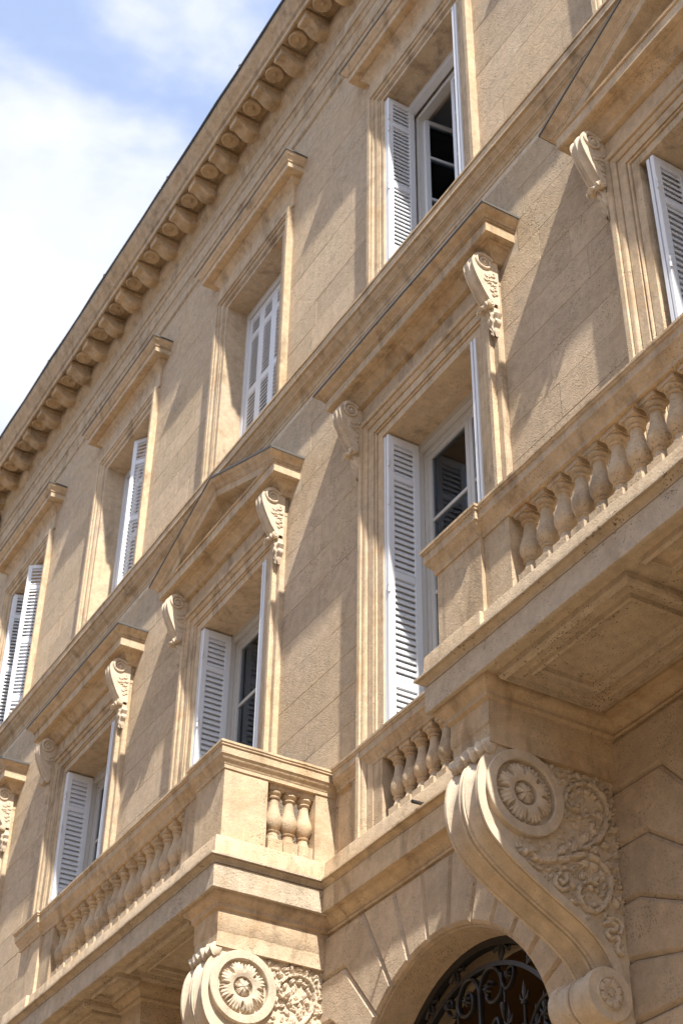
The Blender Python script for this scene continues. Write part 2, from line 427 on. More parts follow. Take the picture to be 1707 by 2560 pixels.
# ---------------- backing wall (mortar bed seen in the joints), with the openings
def make_wall():
    mb = MB(); yf, yb = 0.0022, 0.50
    zs = [0, ARCH_Z, 5.9, Z_FLOOR, Z_LINT1, Z_SILL2, Z_LINT2, 16.6]
    # upper storeys: piers between openings + spandrels
    def row(z0, z1, hw):
        xs = [WX0]
        for x in sorted(BAYS): xs += [x-hw, x+hw]
        xs.append(WX1)
        for a, b in zip(xs[0::2], xs[1::2]): mb.box(a, b, yf, yb, z0, z1)
    mb.box(WX0, WX1, yf, yb, 5.9, Z_FLOOR)
    row(Z_FLOOR, Z_LINT1, HW1)
    mb.box(WX0, WX1, yf, yb, Z_LINT1, Z_SILL2)
    row(Z_SILL2, Z_LINT2, HW2)
    mb.box(WX0, WX1, yf, yb, Z_LINT2, 16.62)
    # ground floor with arched openings
    ax = sorted(ARCHES); edges = [WX0]+[(a+b)/2 for a, b in zip(ax[:-1], ax[1:])]+[WX1]
    for i, xc in enumerate(ax):
        x0, x1 = edges[i], edges[i+1]
        mb.box(x0, xc-ARCH_R, yf, yb, 0, ARCH_Z); mb.box(xc+ARCH_R, x1, yf, yb, 0, ARCH_Z)
        n = 24; arc = [(xc-ARCH_R*math.cos(math.pi*k/n), ARCH_Z+ARCH_R*math.sin(math.pi*k/n)) for k in range(n+1)]
        poly = arc+[(x1, ARCH_Z), (x1, 5.9), (x0, 5.9), (x0, ARCH_Z)]
        top = [(a[0] if 0 < k < n else a[0], 5.9) for k, a in enumerate(arc)]
        for y in (yf, yb):
            rows = [[(a[0], y, a[1]) for a in arc], [(t[0], y, 5.9) for t in top]]
            mb.grid(rows)
            mb.add([(x0, y, ARCH_Z), (arc[0][0], y, ARCH_Z), (arc[0][0], y, 5.9), (x0, y, 5.9)], [(0, 1, 2, 3)])
            mb.add([(arc[-1][0], y, ARCH_Z), (x1, y, ARCH_Z), (x1, y, 5.9), (arc[-1][0], y, 5.9)], [(0, 1, 2, 3)])
        mb.grid([[(a[0], yf, a[1]) for a in arc], [(a[0], yb, a[1]) for a in arc]])
    return part(mb, 'wall', 'mortar', smooth=False, fix=False)
WALL = make_wall()

COURSE = 0.305; CZ0 = 7.40
def ashlar():
    """every block of the plain wall face is a child of the wall"""
    random.seed(3)
    ex = []
    for x in BAYS:
        ex.append((x-0.955, x+0.955, 5.9, 10.22)); ex.append((x-1.20, x+1.20, 10.20, 10.40))
        ex.append((x-0.81, x+0.81, 11.0, 14.10)); ex.append((x-1.02, x+1.02, 14.36, 14.60))
    k0 = math.floor((5.9-CZ0)/COURSE); k1 = math.ceil((15.12-CZ0)/COURSE); g = 0.0014
    far = MB(); cnt = 0
    for k in range(k0, k1+1):
        z0, z1 = max(CZ0+k*COURSE, 5.98), min(CZ0+(k+1)*COURSE, 15.10)
        if z1-z0 < 0.05 or (11.05 < (z0+z1)/2 < 11.4): continue
        segs = []
        a, b = -19.8, -1.9
        iv = [(a, b)]
        for (e0, e1, f0, f1) in ex:
            if f0 < (z0+z1)/2 < f1:
                nv = []
                for (p, q) in iv:
                    if e1 <= p or e0 >= q: nv.append((p, q)); continue
                    if e0 > p: nv.append((p, e0))
                    if e1 < q: nv.append((e1, q))
                iv = nv
        for (p, q) in iv:
            w = q-p
            if w < 0.06: continue
            # joints
            if w < 0.75: js = [p, q]
            else:
                js = [p]; x = p+random.choice((0.34, 0.62, 0.48))
                if k % 2: x = p+random.choice((0.55, 0.80))
                while x < q-0.28:
                    js.append(x); x += random.uniform(0.42, 0.78)
                js.append(q)
            for x0, x1 in zip(js[:-1], js[1:]):
                y = -random.uniform(0.0, 0.0022)
                near = x1 > -18.4 and x0 < -2.6 and not (x0 > -5.0 and z0 > 11.6) and not (x0 > -5.9 and z0 < 6.2) and not(x0 < -15.2 and z0 < 6.9)
                if near and cnt < 300:
                    m = MB(); m.poly_block([(x0+g, z0+g), (x1-g, z0+g), (x1-g, z1-g), (x0+g, z1-g)], y, 0.02, 0.0016)
                    o = m.build('ashlar_block', 'wall', WALL); cnt += 1
                    o.parent = WALL
                else:
                    far.poly_block([(x0+g, z0+g), (x1-g, z0+g), (x1-g, z1-g), (x0+g, z1-g)], y, 0.02, 0.0016)
    if far.v: tag(far.build('ashlar_blocks', 'wall', WALL), kind='stuff')
    return cnt
NB = ashlar()
print('ashlar blocks', NB)

# ---------------- rusticated ground floor: voussoirs with crossettes
def rustication():
    ax = sorted(ARCHES); edges = {}
    mids = [(a+b)/2 for a, b in zip(ax[:-1], ax[1:])]
    for idx, xc in enumerate(ax):
        if xc < -13.0: continue
        xl = mids[idx-1] if idx else WX0; xr = mids[idx] if idx < len(mids) else WX1
        arch = MB(); n = 40
        # ring of the arch edge (plain intrados band) carries the voussoirs
        rows = []
        for y, r in ((-0.004, ARCH_R+0.02), (-0.004, ARCH_R-0.012), (0.45, ARCH_R-0.012)):
            rows.append([(xc-r*math.cos(math.pi*i/n), y, ARCH_Z+r*math.sin(math.pi*i/n)) for i in range(n+1)])
        arch.grid(rows)
        A = part(arch, 'arch_ring', 'rust', label='round stone arch ring with radiating wedge blocks' if abs(xc+7.425) < .1 else None)
        def vz(ang, z): return math.tan(R(ang))*(z-ARCH_Z)
        r0 = ARCH_R
        for side in (-1, 1):
            xe = (xl if side < 0 else xr)-xc; lim = abs(xe)-0.004
            spec = [(6, 18, None), (18, 30, None), (30, 42, (5.57, 5.862)), (42, 54, (5.265, 5.57)), (54, 66, (4.96, 5.265)), (66, 78, (4.655, 4.96)), (78, 90, (4.35, 4.655))]
            for a1, a2, cr in spec:
                arc = [(r0*math.sin(R(a1+(a2-a1)*t/4)), ARCH_Z+r0*math.cos(R(a1+(a2-a1)*t/4))) for t in range(5)]
                if cr is None:
                    pts = arc+[(vz(a2, 5.862), 5.862), (vz(a1, 5.862), 5.862)]
                    if a2 == 30 and vz(30, 5.862) > lim: continue
                else:
                    zb, zt = cr
                    if a2 == 90: low = [(lim, 4.35)]
                    else:
                        low = [(min(vz(a2, zb), lim), zb), (lim, zb)]
                    hi = [(lim, zt), (min(vz(a1, zt), lim), zt)]
                    pts = arc+low+hi
                pts = [(xc+side*p[0], p[1]) for p in pts]
                gpts = offset2(pts, 0.0015)
                v = MB(); v.poly_block(gpts, -0.040+random.uniform(-.001, .001), -0.004, 0.020)
                sub(v, 'voussoir', 'rust', A, smooth=False)
        arc = [(r0*math.sin(R(-6+12*t/4)), ARCH_Z+r0*math.cos(R(-6+12*t/4))) for t in range(5)]
        pts = arc+[(vz(6, 5.862), 5.862), (vz(-6, 5.862), 5.862)]
        v = MB(); v.poly_block(offset2([(xc+p[0], p[1]) for p in pts], 0.0015), -0.042, -0.004, 0.020)
        sub(v, 'keystone', 'rust', A, smooth=False)
        # plain rusticated courses of the pier to the left of the arch
        z = 4.35; k = 0
        while z > 0.05:
            z1 = z; z0 = max(z-COURSE, 0.0); x0 = xc-ARCH_R; xlft = xl-(ax[idx]-ARCH_R-xl) if idx else xl
            a = (ax[idx-1]+ARCH_R) if idx else WX0
            v = MB(); v.poly_block([(a+.003, z0+.003), (x0-.003, z0+.003), (x0-.003, z1-.003), (a+.003, z1-.003)], -0.040, -0.004, 0.020)
            sub(v, 'rusticated_block', 'rust', WALL, smooth=False)
            z -= COURSE; k += 1
rustication()

# ---------------- belt cornice carrying the balustrade (runs along the wall)
def belt():
    mb = MB()
    prof = [(-0.02, 6.345), (0.100, 6.345), (0.105, 6.335), (0.118, 6.20), (0.160, 6.192), (0.160, 6.178), (0.143, 6.176), (0.143, 6.171)]
    prof += cyma((0.148, 6.170), (0.114, 6.142), 5, 'ovolo')
    prof += [(0.104, 6.140), (0.104, 6.134), (0.121, 6.131), (0.120, 5.975), (0.075, 5.978)]
    prof += cyma((0.072, 5.965), (0.022, 5.908), 6, 'recta') + [(0.012, 5.906), (0.012, 5.901), (0.028, 5.899), (0.031, 5.890), (0.026, 5.880), (0.008, 5.878), (0.004, 5.866), (-0.02, 5.866)]
    straight(mb, prof, WX0, WX1, joints=1.15)
    return part(mb, 'belt_cornice', 'trim')
belt()

# ---------------- string course under the upper windows
def string_course():
    mb = MB()
    prof = [(-0.02, 11.46), (0.060, 11.455), (0.134, 11.40), (0.134, 11.380), (0.116, 11.376), (0.116, 11.370), (0.124, 11.368), (0.122, 11.300), (0.100, 11.297), (0.098, 11.290)]
    prof += cyma((0.100, 11.286), (0.062, 11.235), 6, 'recta') + [(0.048, 11.232), (0.048, 11.226), (0.056, 11.224)] + cyma((0.054, 11.216), (0.014, 11.160), 5, 'ovolo') + [(0.006, 11.155), (0.006, 11.12), (-0.02, 11.115)]
    straight(mb, prof, WX0, WX1, joints=1.25)
    o = part(mb, 'string_course', 'trim')
string_course()

# ---------------- entablature and crowning cornice
def cornice():
    mb = MB()
    prof = [(-0.02, 15.715), (0.055, 15.708), (0.060, 15.69), (0.060, 15.675), (0.044, 15.672)] + cyma((0.050, 15.665), (0.026, 15.60), 5, 'reversa') + [(0.014, 15.597), (0.014, 15.590), (0.024, 15.588)]
    prof += [(0.024, 15.375), (0.034, 15.370), (0.034, 15.355), (0.020, 15.352)] + cyma((0.026, 15.348), (0.010, 15.285), 5, 'reversa') + [(0.002, 15.282), (0.002, 15.275), (0.014, 15.272), (0.014, 15.165), (0.022, 15.150), (0.022, 15.12), (0.004, 15.10), (-0.02, 15.098)]
    straight(mb, prof, WX0, WX1, joints=1.3); part(mb, 'architrave', 'trim')
    mb = MB()
    prof = [(-0.02, 15.70), (0.0, 15.70), (0.0, 16.04), (0.012, 16.05), (0.014, 16.06), (0.014, 16.08)] + cyma((0.02, 16.085), (0.055, 16.15), 6, 'reversa') + [(0.06, 16.16), (0.062, 16.35)]
    straight(mb, prof, WX0, WX1, caps=False); part(mb, 'frieze', 'trim')
    mb = MB()
    prof = [(-0.02, 16.345), (0.368, 16.345), (0.370, 16.292), (0.392, 16.290), (0.395, 16.372), (0.384, 16.375), (0.384, 16.381), (0.404, 16.384), (0.408, 16.396), (0.398, 16.400), (0.398, 16.405)]
    prof += cyma((0.414, 16.405), (0.500, 16.60), 10, 'recta') + [(0.506, 16.603), (0.506, 16.63), (-0.02, 16.66)]
    straight(mb, prof, WX0, WX1, joints=BAY/3)
    C = part(mb, 'crowning_cornice', 'trim', label='deep crowning cornice with scrolled modillions and round rosettes')
    # gutter
    g = MB(); gp = [(0.40, 16.66)] + [(0.475+0.045*math.cos(a), 16.665+0.045*math.sin(a)) for a in [R(-150+20*i) for i in range(8)]] + [(0.522, 16.682), (0.48, 16.687), (0.40, 16.687)]
    straight(g, gp, WX0, WX1, step=0.5, jit=0.004)
    for x in np.arange(WX0+.4, WX1, 1.9): g.box(x-.012, x+.012, -0.530, -0.40, 16.64, 16.698)
    part(g, 'gutter', 'zinc', label='dark zinc gutter along the roof edge')
    pitch = BAY/6; x_first = -11.0-0.0  # rosette centre measured
    # modillion (shared mesh, centred on x=0)
    w = 0.084; mo = MB()
    prof = [(0.03, 16.348), (0.352, 16.348), (0.356, 16.296), (0.356, 16.215), (0.350, 16.207), (0.290, 16.209)]
    prof += [(0.275, 16.202), (0.250, 16.180), (0.215, 16.152), (0.175, 16.130), (0.135, 16.120), (0.100, 16.126), (0.075, 16.146), (0.03, 16.155)]
    rows = [[(-w, -d, z) for d, z in prof], [(w, -d, z) for d, z in prof]]
    ins = [[(-w+0.004, -d, z) for d, z in prof]]
    mo.grid(rows); k = len(prof); mo.f.append(tuple(range(k))); mo.f.append(tuple(range(2*k-1, k-1, -1)))
    mo.box(-w-0.012, w+0.012, -0.366, -0.03, 16.285, 16.325)
    mome = mo.mesh('modillion', True, 30); mome.materials.append(M['trim'])
    ro = MB(); c = 16.345
    c = 16.310
    rp = [(0.0005, c-0.055), (0.010, c-0.053), (0.016, c-0.045), (0.022, c-0.030), (0.030, c-0.028), (0.034, c-0.018), (0.060, c-0.022), (0.074, c-0.028), (0.082, c-0.040), (0.092, c-0.042), (0.100, c-0.036), (0.103, c-0.012), (0.104, 16.346)]
    ro.lathe([(r*1.06, z) for r, z in rp], 24); c = 16.345
    rome = ro.mesh('rosette', True, 50); rome.materials.append(M['trim'])
    fr = MB()
    hx, hy = 0.150, 0.112
    def ring(i, dz): return [(-hx+i, -0.25-hy+i, c+dz), (hx-i, -0.25-hy+i, c+dz), (hx-i, -0.25+hy-i, c+dz), (-hx+i, -0.25+hy-i, c+dz)]
    fr.grid([ring(0, .001), ring(0, -.026), ring(.010, -.030), ring(.018, -.018), ring(.026, -.018), ring(.034, .001)], closed_v=True)
    frme = fr.mesh('coffer_frame', False); frme.materials.append(M['trim'])
    i0 = int((-2.2-x_first)/pitch); i1 = int((-21.5-x_first)/pitch)
    for i in range(i1, i0+1):
        x = x_first+i*pitch
        o = obj('rosette', rome, None, C); o.location = (x, -0.252, 0); o.rotation_euler[2] = random.uniform(0, 6)
        o = obj('coffer_frame', frme, None, C); o.location = (x, 0, 0)
        o = obj('modillion', mome, None, C); o.location = (x+pitch/2, 0, 0)
cornice()

# ---------------- windows
def surround(xc, z0, zl, hw, prof, name, label=None):
    """architrave moulding round three sides: prof (offset from opening edge, projection)"""
    mb = MB(); rows = []
    for a, d in prof:
        line = [(xc+hw+a, -d, z0), (xc+hw+a, -d, zl+a), (xc-hw-a, -d, zl+a), (xc-hw-a, -d, z0)]
        rows.append(subdiv(line, 0.4, 0.0008) if False else line)
    mb.grid(rows)
    # reveal back into the wall
    a, d = prof[0]
    mb.grid([[(xc+hw+a, -d, z0), (xc+hw+a, -d, zl+a), (xc-hw-a, -d, zl+a), (xc-hw-a, -d, z0)],
             [(xc+hw+a, 0.34, z0), (xc+hw+a, 0.34, zl+a), (xc-hw-a, 0.34, zl+a), (xc-hw-a, 0.34, z0)]])
    return part(mb, name, 'trim', label=label)
P2 = [(-0.003, 0.0), (-0.003, 0.016), (0.040, 0.018), (0.041, 0.010), (0.046, 0.010), (0.047, 0.028), (0.054, 0.031), (0.061, 0.028), (0.062, 0.020), (0.067, 0.020), (0.068, 0.036), (0.116, 0.038), (0.117, 0.028), (0.123, 0.028), (0.124, 0.046), (0.132, 0.056), (0.146, 0.061), (0.147, 0.054), (0.152, 0.054), (0.154, 0.072), (0.196, 0.073), (0.197, -0.01)]
P1 = [(-0.003, 0.0), (-0.003, 0.016), (0.060, 0.019), (0.061, 0.009), (0.068, 0.009), (0.069, 0.030), (0.078, 0.035), (0.087, 0.030), (0.088, 0.020), (0.095, 0.020), (0.096, 0.040), (0.163, 0.043), (0.164, 0.031), (0.171, 0.031), (0.172, 0.052), (0.186, 0.066), (0.202, 0.071), (0.203, 0.062), (0.209, 0.062), (0.211, 0.086), (0.246, 0.088), (0.247, -0.01)]
def hood2(xc):
    mb = MB()
    prof = [(0.0, 14.665), (0.244, 14.632), (0.246, 14.612)] + cyma((0.240, 14.606), (0.200, 14.548), 6, 'recta') + [(0.186, 14.545), (0.186, 14.541), (0.198, 14.539), (0.198, 14.530), (0.180, 14.527), (0.186, 14.522), (0.184, 14.460), (0.176, 14.455), (0.100, 14.460)]
    prof += cyma((0.098, 14.450), (0.045, 14.375), 6, 'recta') + [(0.040, 14.37), (0.030, 14.35), (0.028, 14.105), (-0.01, 14.10)]
    returned(mb, prof, xc, 0.81)
    o = part(mb, 'window_hood', 'trim')
    l = MB(); lp = [(0.0, 14.672), (0.252, 14.640), (0.254, 14.618), (0.248, 14.618), (0.247, 14.634), (0.0, 14.666)]
    returned(l, lp, xc, 0.81); sub(l, 'lead_flashing', 'lead', o)
def hood1_profile(flat):
    low = [(0.252, 10.378), (0.252, 10.374), (0.266, 10.372), (0.266, 10.364), (0.244, 10.360), (0.252, 10.356), (0.250, 10.268), (0.240, 10.262), (0.200, 10.266), (0.198, 10.258), (0.172, 10.258)]
    low += cyma((0.168, 10.250), (0.110, 10.190), 6, 'recta') + [(0.106, 10.185), (0.100, 10.165), (0.060, 10.160), (0.055, 9.99), (-0.01, 9.985)]
    if flat:
        return [(0.0, 10.505), (0.322, 10.462), (0.326, 10.440)] + cyma((0.320, 10.434), (0.272, 10.388), 7, 'recta') + [(0.268, 10.380)] + low
    return [(0.0, 10.47), (0.20, 10.44), (0.262, 10.395)] + low
def hood1(xc, pediment):
    mb = MB(); base = 0.905
    returned(mb, hood1_profile(not pediment), xc, base)
    o = part(mb, 'window_pediment' if pediment else 'window_hood', 'trim')
    if not pediment:
        l = MB(); returned(l, [(0.0, 10.515), (0.330, 10.470), (0.333, 10.445), (0.327, 10.445), (0.325, 10.465), (0.0, 10.507)], xc, base)
        sub(l, 'lead_flashing', 'lead', o); return
    def rake(prof, mbx, rise=0.50, emb=0.03):
        Wd = base+0.33; rows = []
        for d, z in prof:
            xt = base+d; zt = z+rise*(1-xt/Wd)
            row = [(xc+xt, emb, zt), (xc+xt, -d, zt)]
            for t in (0.25, 0.5, 0.75): row.append((xc+xt*(1-t), -d, zt+(z+rise-zt)*t))
            row.append((xc, -d, z+rise))
            for t in (0.25, 0.5, 0.75): row.append((xc-xt*t, -d, z+rise+(zt-z-rise)*t))
            row += [(xc-xt, -d, zt), (xc-xt, emb, zt)]; rows.append(row)
        return mbx.grid(rows)
    rk = MB()
    rp = [(-0.01, 10.49), (0.322, 10.452), (0.326, 10.430)] + cyma((0.320, 10.424), (0.275, 10.362), 7, 'recta') + [(0.270, 10.352), (0.264, 10.350), (0.262, 10.338), (0.254, 10.334), (0.250, 10.262), (0.242, 10.258), (0.15, 10.25)] + cyma((0.145, 10.245), (0.09, 10.20), 5, 'recta') + [(0.06, 10.19)]
    rake(rp, rk); sub(rk, 'raking_cornice', 'trim', o)
    ty = MB(); ty.add([(xc-1.0, -0.062, 10.40), (xc+1.0, -0.062, 10.40), (xc, -0.062, 10.83)], [(0, 1, 2)]); sub(ty, 'tympanum', 'trim', o, smooth=False, fix=False)
    l = MB(); rake([(0.0, 10.51), (0.330, 10.462), (0.333, 10.436), (0.327, 10.436), (0.325, 10.456), (0.0, 10.50)], l); sub(l, 'lead_flashing', 'lead', o)

# scroll bracket (shared meshes, origin at its wall-side centre, x = width)
def ribbon_rows(out, w, mould, nx):
    """front surface of a scroll: outline points (d,z) and a cross-section"""
    n = len(out); rows = []
    for i, (d, z) in enumerate(out):
        a = out[max(i-1, 0)]; b = out[min(i+1, n-1)]
        tx, tz = b[0]-a[0], b[1]-a[1]; l = math.hypot(tx, tz) or 1
        nx_, nz_ = -tz/l, tx/l       # outward normal candidates in (d,z)
        row = []
        for k in range(nx+1):
            u = -1+2*k/nx; o = mould(u)
            row.append((u*w/2, -(d+nx_*o), z+nz_*o))
        rows.append(row)
    return rows
def smooth_line(pts, n):
    """Catmull-Rom resample"""
    P = [np.array(p, float) for p in pts]; P = [2*P[0]-P[1]]+P+[2*P[-1]-P[-2]]; out = []
    segs = len(pts)-1
    for i in range(n+1):
        t = i/n*segs; k = min(int(t), segs-1); f = t-k
        p0, p1, p2, p3 = P[k:k+4]
        out.append(0.5*((2*p1)+(-p0+p2)*f+(2*p0-5*p1+4*p2-p3)*f*f+(-p0+3*p1-3*p2+p3)*f**3))
    return [tuple(float(v) for v in q) for q in out]
def spiral(cx, cz, r0, r1, turns, n, a0, x, sgn=1):
    return [(x, -(cx+(r0+(r1-r0)*i/n)*math.cos(a0+sgn*2*math.pi*turns*i/n)), cz+(r0+(r1-r0)*i/n)*math.sin(a0+sgn*2*math.pi*turns*i/n)) for i in range(n+1)]

def lump_leaf(mb, z0, z1, dmax, w, n=14, m=18, seed=1, d0=0.02):
    """hanging acanthus leaf: lobed, veined blade"""
    rows = []
    for i in range(n+1):
        t = i/n; z = z1+(z0-z1)*t
        wid = w*(0.55+0.6*math.sin(math.pi*min(1, t*1.15)))*(1-0.55*t*t)
        lob = 1+0.22*math.cos(t*22)
        row = []
        for k in range(m+1):
            u = -1+2*k/m
            d = d0+dmax*(1-0.75*t)*(1-u*u*0.75)*(0.75+0.25*math.sin(t*3.0+0.6))
            d += 0.008*math.cos(u*14)*(1-t*0.4)+0.006*math.sin(t*24+abs(u)*7)
            d += 0.010*max(0, math.sin(math.pi*(t-0.82)/0.18)) if t > 0.82 else 0
            row.append((u*wid*lob/2, -max(d, 0.004), z+0.012*math.cos(u*9)*t))
        rows.append(row)
    n0 = len(mb.v); mb.grid(rows)
    nc = m+1
    # close the back
    back = [[(rows[i][0][0], 0.004, rows[i][0][2]) for i in range(n+1)], [rows[i][0] for i in range(n+1)]]
    mb.grid(back); mb.grid([[rows[i][-1] for i in range(n+1)], [(rows[i][-1][0], 0.004, rows[i][-1][2]) for i in range(n+1)]])

def bracket_meshes():
    out = smooth_line([(0.05, 10.215), (0.11, 10.215), (0.165, 10.197), (0.208, 10.152), (0.228, 10.095), (0.220, 10.03), (0.195, 9.955), (0.160, 9.88), (0.125, 9.81), (0.095, 9.765), (0.078, 9.735)], 40)
    w = 0.118
    def mould(u):
        a = abs(u)
        if a > 0.80: return 0
        if a > 0.72: return -0.010
        if a > 0.22: return -0.004-0.008*math.cos((a-0.47)/0.25*math.pi/2)
        if a > 0.16: return -0.012
        return 0.003
    mb = MB(); rows = ribbon_rows(out, w, mould, 26); mb.grid(rows)
    # sides
    for s in (-1, 1):
        x = s*w/2; n0 = len(mb.v)
        poly = [(x-s*0.008, -d, z) for d, z in out]+[(x-s*0.008, 0.0, 9.735), (x-s*0.008, 0.0, 10.215)]
        mb.add(poly, [tuple(range(len(poly)))])
        # rim band along the outline
        inn = [(x, -max(d-0.022, 0), z) for d, z in out]; ou = [(x, -d, z) for d, z in out]
        dn = [(x-s*0.009, p[1], p[2]) for p in inn]
        mb.grid([ou, inn, dn])
    body = mb.mesh('scroll_body', True, 32)
    vol = MB()
    for s in (1,):
        x = s*(w/2-0.004)
        p = spiral(0.118, 10.118, 0.078, 0.012, 2.1, 46, R(150), x, -1)
        vol.tube(p, [0.015-0.006*i/46 for i in range(47)], 8, 1.0, (1, 0, 0))
        vol.lathe([(0.0005, x+s*0.016), (0.013, x+s*0.013), (0.018, x)] if s > 0 else [(0.0005, x-0.016), (0.013, x-0.013), (0.018, x)], 12, (0, -0.118, 10.118), 'x')
        # leafage in the wedge under the volute
        rng = random.Random(5)
        for (d, z, r) in [(0.055, 10.02, 0.022), (0.095, 10.00, 0.020), (0.035, 9.975, 0.018), (0.075, 9.965, 0.019), (0.11, 9.955, 0.015), (0.045, 9.93, 0.018), (0.080, 9.915, 0.016), (0.040, 9.885, 0.016), (0.062, 9.865, 0.014), (0.03, 9.84, 0.013), (0.05, 9.82, 0.010)]:
            a = rng.uniform(0, 3.1)
            pts = [(x-s*0.004, -(d+r*1.1*math.cos(a+q)), z+r*0.9*math.sin(a+q)) for q in np.linspace(0, 4.2, 9)]
            vol.tube(pts, [0.004+0.0045*math.sin(math.pi*(i+.5)/9) for i in range(9)], 6, 1.3, (1, 0, 0))
    vme = vol.mesh('volute', True, 60)
    lf = MB()
    lf.lathe([(0.0005, -0.064), (0.020, -0.064), (0.032, -0.060), (0.034, -0.045), (0.028, -0.030), (0.030, 0.0), (0.028, 0.030), (0.034, 0.045), (0.032, 0.060), (0.020, 0.064), (0.0005, 0.064)], 16, (0, -0.080, 9.722), 'x')
    for s in (-1, 1):
        lf.tube(spiral(0.080, 9.722, 0.026, 0.006, 1.3, 20, R(90), s*0.062, -1), 0.006, 6, 1.0, (1, 0, 0))
    lump_leaf(lf, 9.475, 9.715, 0.075, 0.105)
    # crumpled turned-over leaf tip under the curl
    rng = random.Random(2)
    for i in range(9):
        t = i/8; x = -0.05+0.1*t
        pts = [(x, -0.115+0.012*math.cos(i*2.1), 9.705+0.006*math.sin(i)), (x*1.15, -0.128+0.01*math.cos(i), 9.69), (x*1.2, -0.118, 9.668+0.008*math.sin(i*1.7))]
        lf.tube(pts, [0.010, 0.013, 0.006], 6)
    lme = lf.mesh('acanthus_leaf', True, 60)
    for me in (body, vme, lme): me.materials.append(M['carve'])
    return body, vme, lme
BR = bracket_meshes()
def bracket(x):
    b = part_obj('scroll_bracket', BR[0], None); b.location = (x, -0.046, 0)
    o = obj('volute', BR[1], None, b); o = obj('volute', BR[1], None, b); o.scale = (-1, 1, 1); o = obj('acanthus_leaf', BR[2], None, b)

# shutters -------------------------------------------------------------------
SLAT_COUNT = [0]
_leaf_cache = {}
def leaf(p0, p1, z0, z1, groups, own_slats, tilt=-24, label=None, flip=False, hinges=True):
    """one louvred leaf from p0 to p1 (XY)"""
    w = math.dist(p0, p1); ang = math.atan2(p1[1]-p0[1], p1[0]-p0[0]); t = 0.014
    st = min(0.055, w*0.2); key = (round(w, 3), z0, z1, tuple(groups))
    if key not in _leaf_cache:
        mb = MB()
        c = 0.004
        def bar(x0, x1, za, zb):
            rows = []
            prof = [(-t+c, -0), (-t, c), (-t, -c)]
            mb.poly_block([(x0, za), (x1, za), (x1, zb), (x0, zb)], -t, t, 0.003)
        bar(0, st, z0, z1); bar(w-st, w, z0, z1)
        zz = [z0]+[v for g in groups for v in g]+[z1]
        for a, b in zip(zz[0::2], zz[1::2]): bar(st, w-st, a, b)
        _leaf_cache[key] = mb.mesh('shutter_leaf', False); _leaf_cache[key].materials.append(M['white'])
    L = part_obj('shutter_leaf', _leaf_cache[key], None, label)
    L.location = (p0[0], p0[1], 0); L.rotation_euler[2] = ang
    pitch = 0.0525; sl = 0.047; skey = ('slat', round(w, 3))
    if skey not in _leaf_cache:
        m = MB(); m.poly_block([(st-0.004, -sl/2), (w-st+0.004, -sl/2), (w-st+0.004, sl/2), (st-0.004, sl/2)], -0.0045, 0.0045, 0.002)
        _leaf_cache[skey] = m.mesh('slat', False); _leaf_cache[skey].materials.append(M['white'])
    sme = _leaf_cache[skey]; zs = []
    for a, b in groups:
        n = max(1, round((b-a)/pitch)); zs += [a+(b-a)*(i+0.5)/n for i in range(n)]
    tl = R(tilt)
    if own_slats and SLAT_COUNT[0]+len(zs) <= 300:
        SLAT_COUNT[0] += len(zs)
        for z in zs:
            o = obj('slat', sme, None, L); o.location = (0, 0, z); o.rotation_euler = (tl+random.uniform(-.02, .02), 0, 0)
    else:
        m = MB(); cs, sn = math.cos(tl), math.sin(tl)
        for z in zs:
            vs = []
            for (dy, dz) in ((-0.0045, -sl/2), (0.0045, -sl/2), (0.0045, sl/2), (-0.0045, sl/2)):
                y2, z2 = dy*cs-dz*sn, dy*sn+dz*cs; vs += [(st-.004, y2, z+z2), (w-st+.004, y2, z+z2)]
            m.add(vs, [(0, 1, 3, 2), (2, 3, 5, 4), (4, 5, 7, 6), (6, 7, 1, 0)])
        tag(sub(m, 'slats', 'white', L, smooth=False), kind='stuff')
    if hinges:
        if 'hinge' not in _leaf_cache:
            h = MB(); h.lathe([(0.0005, -0.045), (0.009, -0.045), (0.009, -0.004), (0.006, 0), (0.009, 0.004), (0.009, 0.045), (0.0005, 0.045)], 8)
            _leaf_cache['hinge'] = h.mesh('hinge', True); _leaf_cache['hinge'].materials.append(M['white'])
        for z in (z0+0.18, (z0+z1)/2-0.05, (z0+z1)/2+0.75, z1-0.28):
            if z0 < z < z1: obj('hinge', _leaf_cache['hinge'], None, L, (0, -t-0.004, z))
    return L
G1 = [(6.30, 6.60), (6.68, 7.43), (7.50, 8.36), (8.42, 9.285), (9.335, 9.64)]
Z1a, Z1b = 6.22, 9.715
G2 = [(11.55, 11.78), (11.86, 12.63), (12.70, 13.47), (13.53, 13.80)]
Z2a, Z2b = 11.47, 13.862
def folded_pair(xr, side, z0, z1, G, own, off=0.03, spread=0.0, front=-0.01, back=0.27, label=None):
    """two leaves folded against a reveal at xr; side=+1 when the opening lies to the right of it"""
    xa = xr+side*(off); xb = xr+side*(off+0.040)
    leaf((xa, back), (xa+side*spread, front), z0, z1, G, False, hinges=False)
    # the visible, inner leaf: local -Y faces the opening
    a, b = ((xb+side*spread, front), (xb, back)) if side > 0 else ((xb, back), (xb+side*spread, front))
    return leaf(a, b, z0, z1, G, own, label=label)

